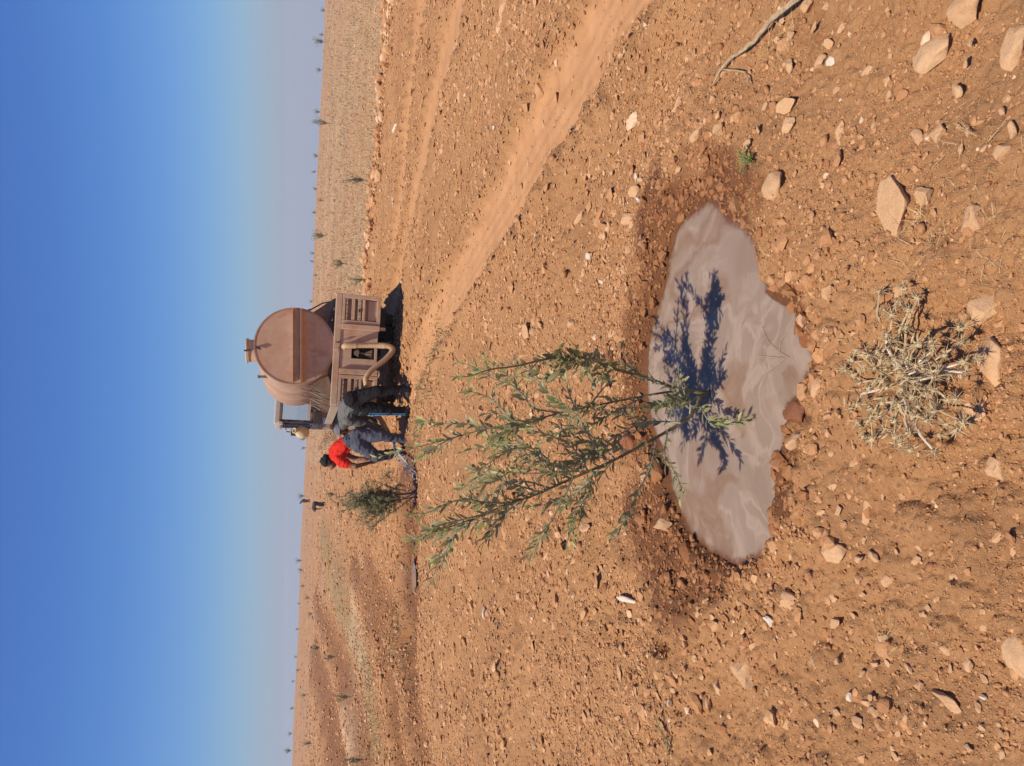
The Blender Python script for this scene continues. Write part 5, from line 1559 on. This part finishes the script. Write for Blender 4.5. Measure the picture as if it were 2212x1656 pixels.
HEADS = [(440, 370), (575, 350), (650, 400), (560, 430), (600, 470), (465, 470), (510, 500), (585, 570), (480, 605), (720, 640), (655, 660), (730, 665), (315, 690), (285, 745), (380, 720), (430, 700),
         (570, 690), (600, 740), (500, 640), (690, 730), (740, 690), (800, 720), (890, 650), (885, 570), (905, 760), (970, 735), (910, 815), (830, 820), (740, 840), (640, 780), (540, 790), (470, 790),
         (410, 790), (350, 800), (300, 830), (250, 800), (380, 900), (330, 870), (450, 860), (560, 830), (590, 850), (640, 900), (560, 910), (480, 900), (620, 950), (700, 930), (740, 910), (455, 980),
         (550, 990), (385, 1010), (320, 990), (280, 1010), (640, 970), (645, 1055), (520, 1080), (440, 1050), (380, 1080), (330, 1110), (810, 1100), (870, 1130), (900, 1085), (860, 960), (820, 970),
         (740, 1030), (700, 1080), (770, 1160), (740, 1250), (610, 1240), (520, 1170), (470, 1130), (400, 1180), (350, 1170), (650, 1000), (760, 1000), (520, 740), (450, 750), (690, 800), (770, 780), (600, 1150), (560, 1210)]
def D8(zx, zy): return ((3200 + zx * 0.725) / 1.8517, (900 + zy * 0.725) / 1.8517)
root = on_ground(*D8(560, 860), 0.3)
TS = empty('dry_thistle', root); tag(TS, 'dry spiny thistle clump with bleached stems in the foreground', 'thistle')
rt = Vector(root)
for i, (a, b) in enumerate(HEADS):
    far_out = math.hypot(a - 570, b - 850) / 420
    h = 0.045 + 0.13 * max(0, 1 - far_out) * rnd.uniform(0.3, 1.0) + rnd.uniform(0, 0.04)
    X, Y = D8(a, b); p = G(X, Y, h)
    sidx = rnd.uniform(0.022, 0.034)
    o = bpy.data.objects.new('flower_head', TH_ME[i % 5]); COL.objects.link(o); o.parent = TS
    o.location = p - rt; o.scale = (sidx, sidx, sidx); o.rotation_euler = (rnd.uniform(-0.9, 0.9), rnd.uniform(-0.9, 0.9), rnd.uniform(0, 6.28))
    # stem from an inner fork down to the root
    q = p - rt; base_ = Vector((q.x * rnd.uniform(0.15, 0.5), q.y * rnd.uniform(0.15, 0.5), 0.01))
    if i % 2 == 0:
        mid = base_.lerp(q, 0.55) + Vector((rnd.gauss(0, 0.012), rnd.gauss(0, 0.012), 0.015))
        MB().tube([base_, mid, q], [0.0038, 0.0033, 0.0026], 5).build('stem', THPALE if rnd.random() < 0.45 else THIS, TS, True)
# crumpled dry leaves of the clump
lm = []
for i in range(150):
    a = rnd.uniform(0, 6.28); rr = 0.24 * math.sqrt(rnd.random())
    c = Vector((math.cos(a) * rr * 0.9, math.sin(a) * rr * 0.75, rnd.uniform(0.005, 0.07)))
    x, y, z = basis(Vector((rnd.gauss(0, 1), rnd.gauss(0, 1), rnd.uniform(-0.2, 0.9))), rnd.uniform(-1.5, 1.5)); ln = rnd.uniform(0.018, 0.04); wd = ln * 0.6
    lm.append(Matrix(((x.x * wd, y.x * ln, z.x * ln, c.x), (x.y * wd, y.y * ln, z.y * ln, c.y), (x.z * wd, y.z * ln, z.z * ln, c.z), (0, 0, 0, 1))))
o = link('dry_leaves', leaves_mesh('dry_leaves', lm), THIS, TS); o['kind'] = 'stuff'

# ------------------------------------------------------------------ fallen stick, weeds, straw
WOOD = simple('grey_dead_wood', (0.42, 0.30, 0.175), 0.9, 0.1, 0.35, 50, 0, 0.5)
STRAW = simple('dry_straw', (0.52, 0.38, 0.19), 0.85, 0.2, 0.3, 20, 0, 0)
def ground_path(pts, h0=0.012, n=6):
    out = []
    for (a, b) in smooth_line(pts, n):
        p = G(a, b); out.append(Vector((p.x, p.y, hz(p.x, p.y, 0.6) + h0)))
    return out
sk = empty('fallen_stick', on_ground(1660, 95, 0.3)); tag(sk, 'grey weathered stick lying slanted near the upper edge', 'stick')
s0 = Vector(sk.location)
pth = ground_path([(1562, 188), (1590, 140), (1640, 100), (1680, 50), (1745, 0), (1790, -30)], 0.02)
for k, p in enumerate(pth): p.z += 0.0012 * k
n = len(pth)
MB().tube([p - s0 for p in pth], [0.003 + 0.008 * min(1, k / n * 1.6) for k in range(n)], 7).build('shaft', WOOD, sk, True)
pth = ground_path([(1570, 152), (1610, 155), (1628, 162), (1638, 188)], 0.016); MB().tube([p - s0 for p in pth], [0.003] * len(pth), 5).build('side_twig', WOOD, sk, True)

def tuft_mesh(name, pts_h, wid, rg):
    """thin blades: list of (foot, tip)"""
    V = []; F = []
    for a, b in pts_h:
        d = b - a; s_ = d.orthogonal().normalized(); s_ = Quaternion(d.normalized(), rg.uniform(0, 6.28)) @ s_
        mid = a.lerp(b, 0.55) + Vector((rg.gauss(0, 0.1), rg.gauss(0, 0.1), 0.08)) * d.length
        i = len(V)
        V += [a - s_ * wid, a + s_ * wid, mid + s_ * wid * 0.7, mid - s_ * wid * 0.7, b]
        F += [(i, i + 1, i + 2), (i, i + 2, i + 3), (i + 3, i + 2, i + 4)]
    return new_mesh(name, np.array([v[:] for v in V]), np.array(F), False)

def dry_tuft(X, Y, r, nb, label, name='dry_grass_tuft', hgt=0.05, mt=None, wid=0.0007):
    c = on_ground(X, Y, 0.5); bl = []
    for i in range(nb):
        a = rnd.uniform(0, 6.28); q = r * math.sqrt(rnd.random()); a2 = rnd.uniform(0, 6.28); L = r * rnd.uniform(0.15, 0.75)
        f = Vector((math.cos(a) * q, math.sin(a) * q, rnd.uniform(0.0, 0.35) * hgt))
        bl.append((f, f + Vector((math.cos(a2) * L, math.sin(a2) * L, rnd.uniform(-0.1, 0.55) * hgt))))
    o = link(name, tuft_mesh(name, bl, wid, rnd), mt or STRAW); o.location = c
    tag(o, label, 'grass' if mt is None else 'weed')
    return o
dry_tuft(1688, 92, 0.10, 90, 'curled dry grass tuft caught at the fallen stick')
dry_tuft(2000, 530, 0.10, 110, 'dry grass tuft under the long pale slab')
dry_tuft(2110, 330, 0.15, 46, 'loose straw litter near the right edge below the stick', hgt=0.03)
dry_tuft(2150, 520, 0.10, 34, 'straw litter between slab and heart shaped stone', hgt=0.03)
dry_tuft(1720, 560, 0.10, 40, 'wispy dry grass at the right puddle rim', hgt=0.04)
dry_tuft(1912, 1370, 0.06, 50, 'small dry grass tuft in the lower right foreground', hgt=0.04)
GREEN = leaf_material('fresh_weed', (0.13, 0.20, 0.045), (0.18, 0.24, 0.08))
def leafy_weed(name, label, stems_, ln, sp, mt, stem_mat=None):
    b = Vector(stems_[0][0]); e = empty(name, b); tag(e, label, 'weed')
    for st in stems_:
        MB().tube([Vector(p) - b for p in st], [0.0022] * len(st), 5).build('stem', stem_mat or STEM, e)
    m4s = [m4 for m4, t in leaf_mats([[Vector(p) - b for p in st] for st in stems_], sp, ln, rnd, 0.1, 1.0)]
    link('leaves', leaves_mesh('leaves', m4s), mt, e)
b = on_ground(1652, 352, 0.5)
st = []
for k in range(9):
    a = rnd.uniform(0, 6.28); st.append([b, b + Vector((math.cos(a) * 0.02, math.sin(a) * 0.02, 0.012)), b + Vector((math.cos(a) * 0.055, math.sin(a) * 0.045, 0.02))])
leafy_weed('green_weed', 'tiny bright green weed above the puddle tip', st, 0.016, 0.006, GREEN)
b = on_ground(1445, 1650, 0.5)
leafy_weed('green_weed', 'slender grey green weed at the bottom picture edge', [
    [b, P(1440, 1600, b.y - 0.02), P(1425, 1575, b.y), P(1412, 1545, b.y + 0.02)], [b, P(1445, 1610, b.y), P(1432, 1590, b.y), P(1428, 1575, b.y)], [b, b + Vector((-0.03, 0, 0.06)), b + Vector((-0.06, 0.01, 0.10))]], 0.018, 0.012, leaf_material('greyish_weed', (0.14, 0.16, 0.075), (0.22, 0.23, 0.14)))

# twigs soaking in the puddle
pt = empty('soaked_twig', (*level_pt(1700, 770, WATER_Z), WATER_Z)); tag(pt, 'thin branched twig soaking in the near part of the puddle', 'twig')
for tw in ([(1640, 815), (1665, 800), (1690, 780), (1705, 772)], [(1705, 772), (1685, 760), (1660, 735), (1648, 705)], [(1700, 776), (1670, 772), (1640, 770)], [(1685, 760), (1690, 735), (1700, 722)]):
    pp_ = [Vector((*level_pt(a, b, WATER_Z), WATER_Z + 0.004)) - Vector(pt.location) for a, b in tw]
    MB().tube([Vector(q) for q in smooth_line([tuple(p) for p in pp_], 4)], 0.0011, 5).build('twig_piece', WOOD, pt)

# stubble and weeds of the fields: nobody could count them
def stubble(name, label, pts, hgt, wid, mt):
    z = terrain(pts[:, 0], pts[:, 1], 1.0)
    n = len(pts)
    a = rng.uniform(0, 6.283, n); lean = rng.normal(0, 0.45, (n, 2)) * hgt[:, None]
    dx, dy = np.cos(a) * wid, np.sin(a) * wid
    A = np.stack([pts[:, 0] - dx, pts[:, 1] - dy, z - 0.01], 1); B = np.stack([pts[:, 0] + dx, pts[:, 1] + dy, z - 0.01], 1)
    C = np.stack([pts[:, 0] + lean[:, 0], pts[:, 1] + lean[:, 1], z + hgt], 1)
    V = np.stack([A, B, C], 1).reshape(-1, 3); F = np.arange(n * 3).reshape(-1, 3)
    o = link(name, new_mesh(name, V, F, False), mt); tag(o, label, None, None, 'stuff')
SB = simple('stubble_straw', (0.46, 0.34, 0.19), 0.9, 0.1, 0.35, 3, 0, 0)
p, r = polar_points(90000, 15.5, 140.0, 0.55)
z_, mk = terrain(p[:, 0], p[:, 1], 0.0, True)
k = rng.random(len(p)) < mk['straw'] * 0.75
p, r = p[k], r[k]
stubble('stubble', 'pale dry stubble covering the field beyond the track', p, rng.uniform(0.04, 0.16, len(p)) * np.clip(r / 30, 0.8, 1.8), 0.004 + 0.00028 * r, SB)
WG = leaf_material('field_weed', (0.15, 0.155, 0.07), (0.20, 0.20, 0.12), 0.8, 0.2)
cl = []
for (X, Y, sx_, sy_, n) in ((850, 1330, 0.5, 0.5, 260), (868, 1385, 0.5, 0.45, 300), (805, 1420, 0.9, 0.8, 300), (812, 1560, 0.9, 0.9, 300), (745, 1180, 0.5, 1.6, 260), (738, 1240, 0.8, 1.6, 200), (765, 1205, 0.4, 0.9, 160), (900, 935, 0.16, 0.4, 160), (930, 835, 0.14, 0.4, 160), (945, 745, 0.15, 0.3, 160), (785, 1470, 1.0, 0.8, 200)):
    g = G(X, Y); cl.append(np.stack([rng.normal(g.x, sx_, n), rng.normal(g.y, sy_, n)], 1))
p = np.concatenate(cl)
stubble('field_weeds', 'patches of low grey green weeds on the slope and track edge', p, rng.uniform(0.02, 0.09, len(p)), 0.008, WG)
cl = []
for line, n, sd in ((RIDGE, 900, 0.12),):
    a = np.array(line); t = rng.integers(0, len(a) - 1, n); f = rng.random(n)[:, None]
    cl.append(a[t] * (1 - f) + a[t + 1] * f + rng.normal(0, sd, (n, 2)))
p = np.concatenate(cl)
stubble('ridge_straw', 'thin dry grass on the ridge between the wheel ruts', p, rng.uniform(0.015, 0.05, len(p)), 0.003, STRAW)
p, r = polar_points(900, 1.4, 4.5, 0.55)
k = keep_mask(p, r)
p = p[k]
stubble('straw_litter', 'single dry straws lying about the foreground soil', p, rng.uniform(0.004, 0.03, len(p)), 0.0012, STRAW)

print('TRIS', sum(len(o.data.polygons) * (2 if o.name == 'ground' else 1) for o in bpy.data.objects if o.type == 'MESH'))

# ------------------------------------------------------------------ dusty air over the plain
hzm = bpy.data.materials.new('dusty_air'); hzm.use_nodes = True; hn_ = hzm.node_tree; hn_.nodes.clear()
ho = hn_.nodes.new('ShaderNodeOutputMaterial'); pv = hn_.nodes.new('ShaderNodeVolumePrincipled')
pv.inputs['Color'].default_value = (0.93, 0.90, 0.88, 1); pv.inputs['Density'].default_value = 0.0007; pv.inputs['Anisotropy'].default_value = 0.2
hn_.links.new(pv.outputs[0], ho.inputs['Volume'])
HB = MB().box(-960, 960, -960, 960, -75, 18)
tag(HB.build('haze', hzm), 'thin dusty air lying over the plain', None, None, 'stuff')
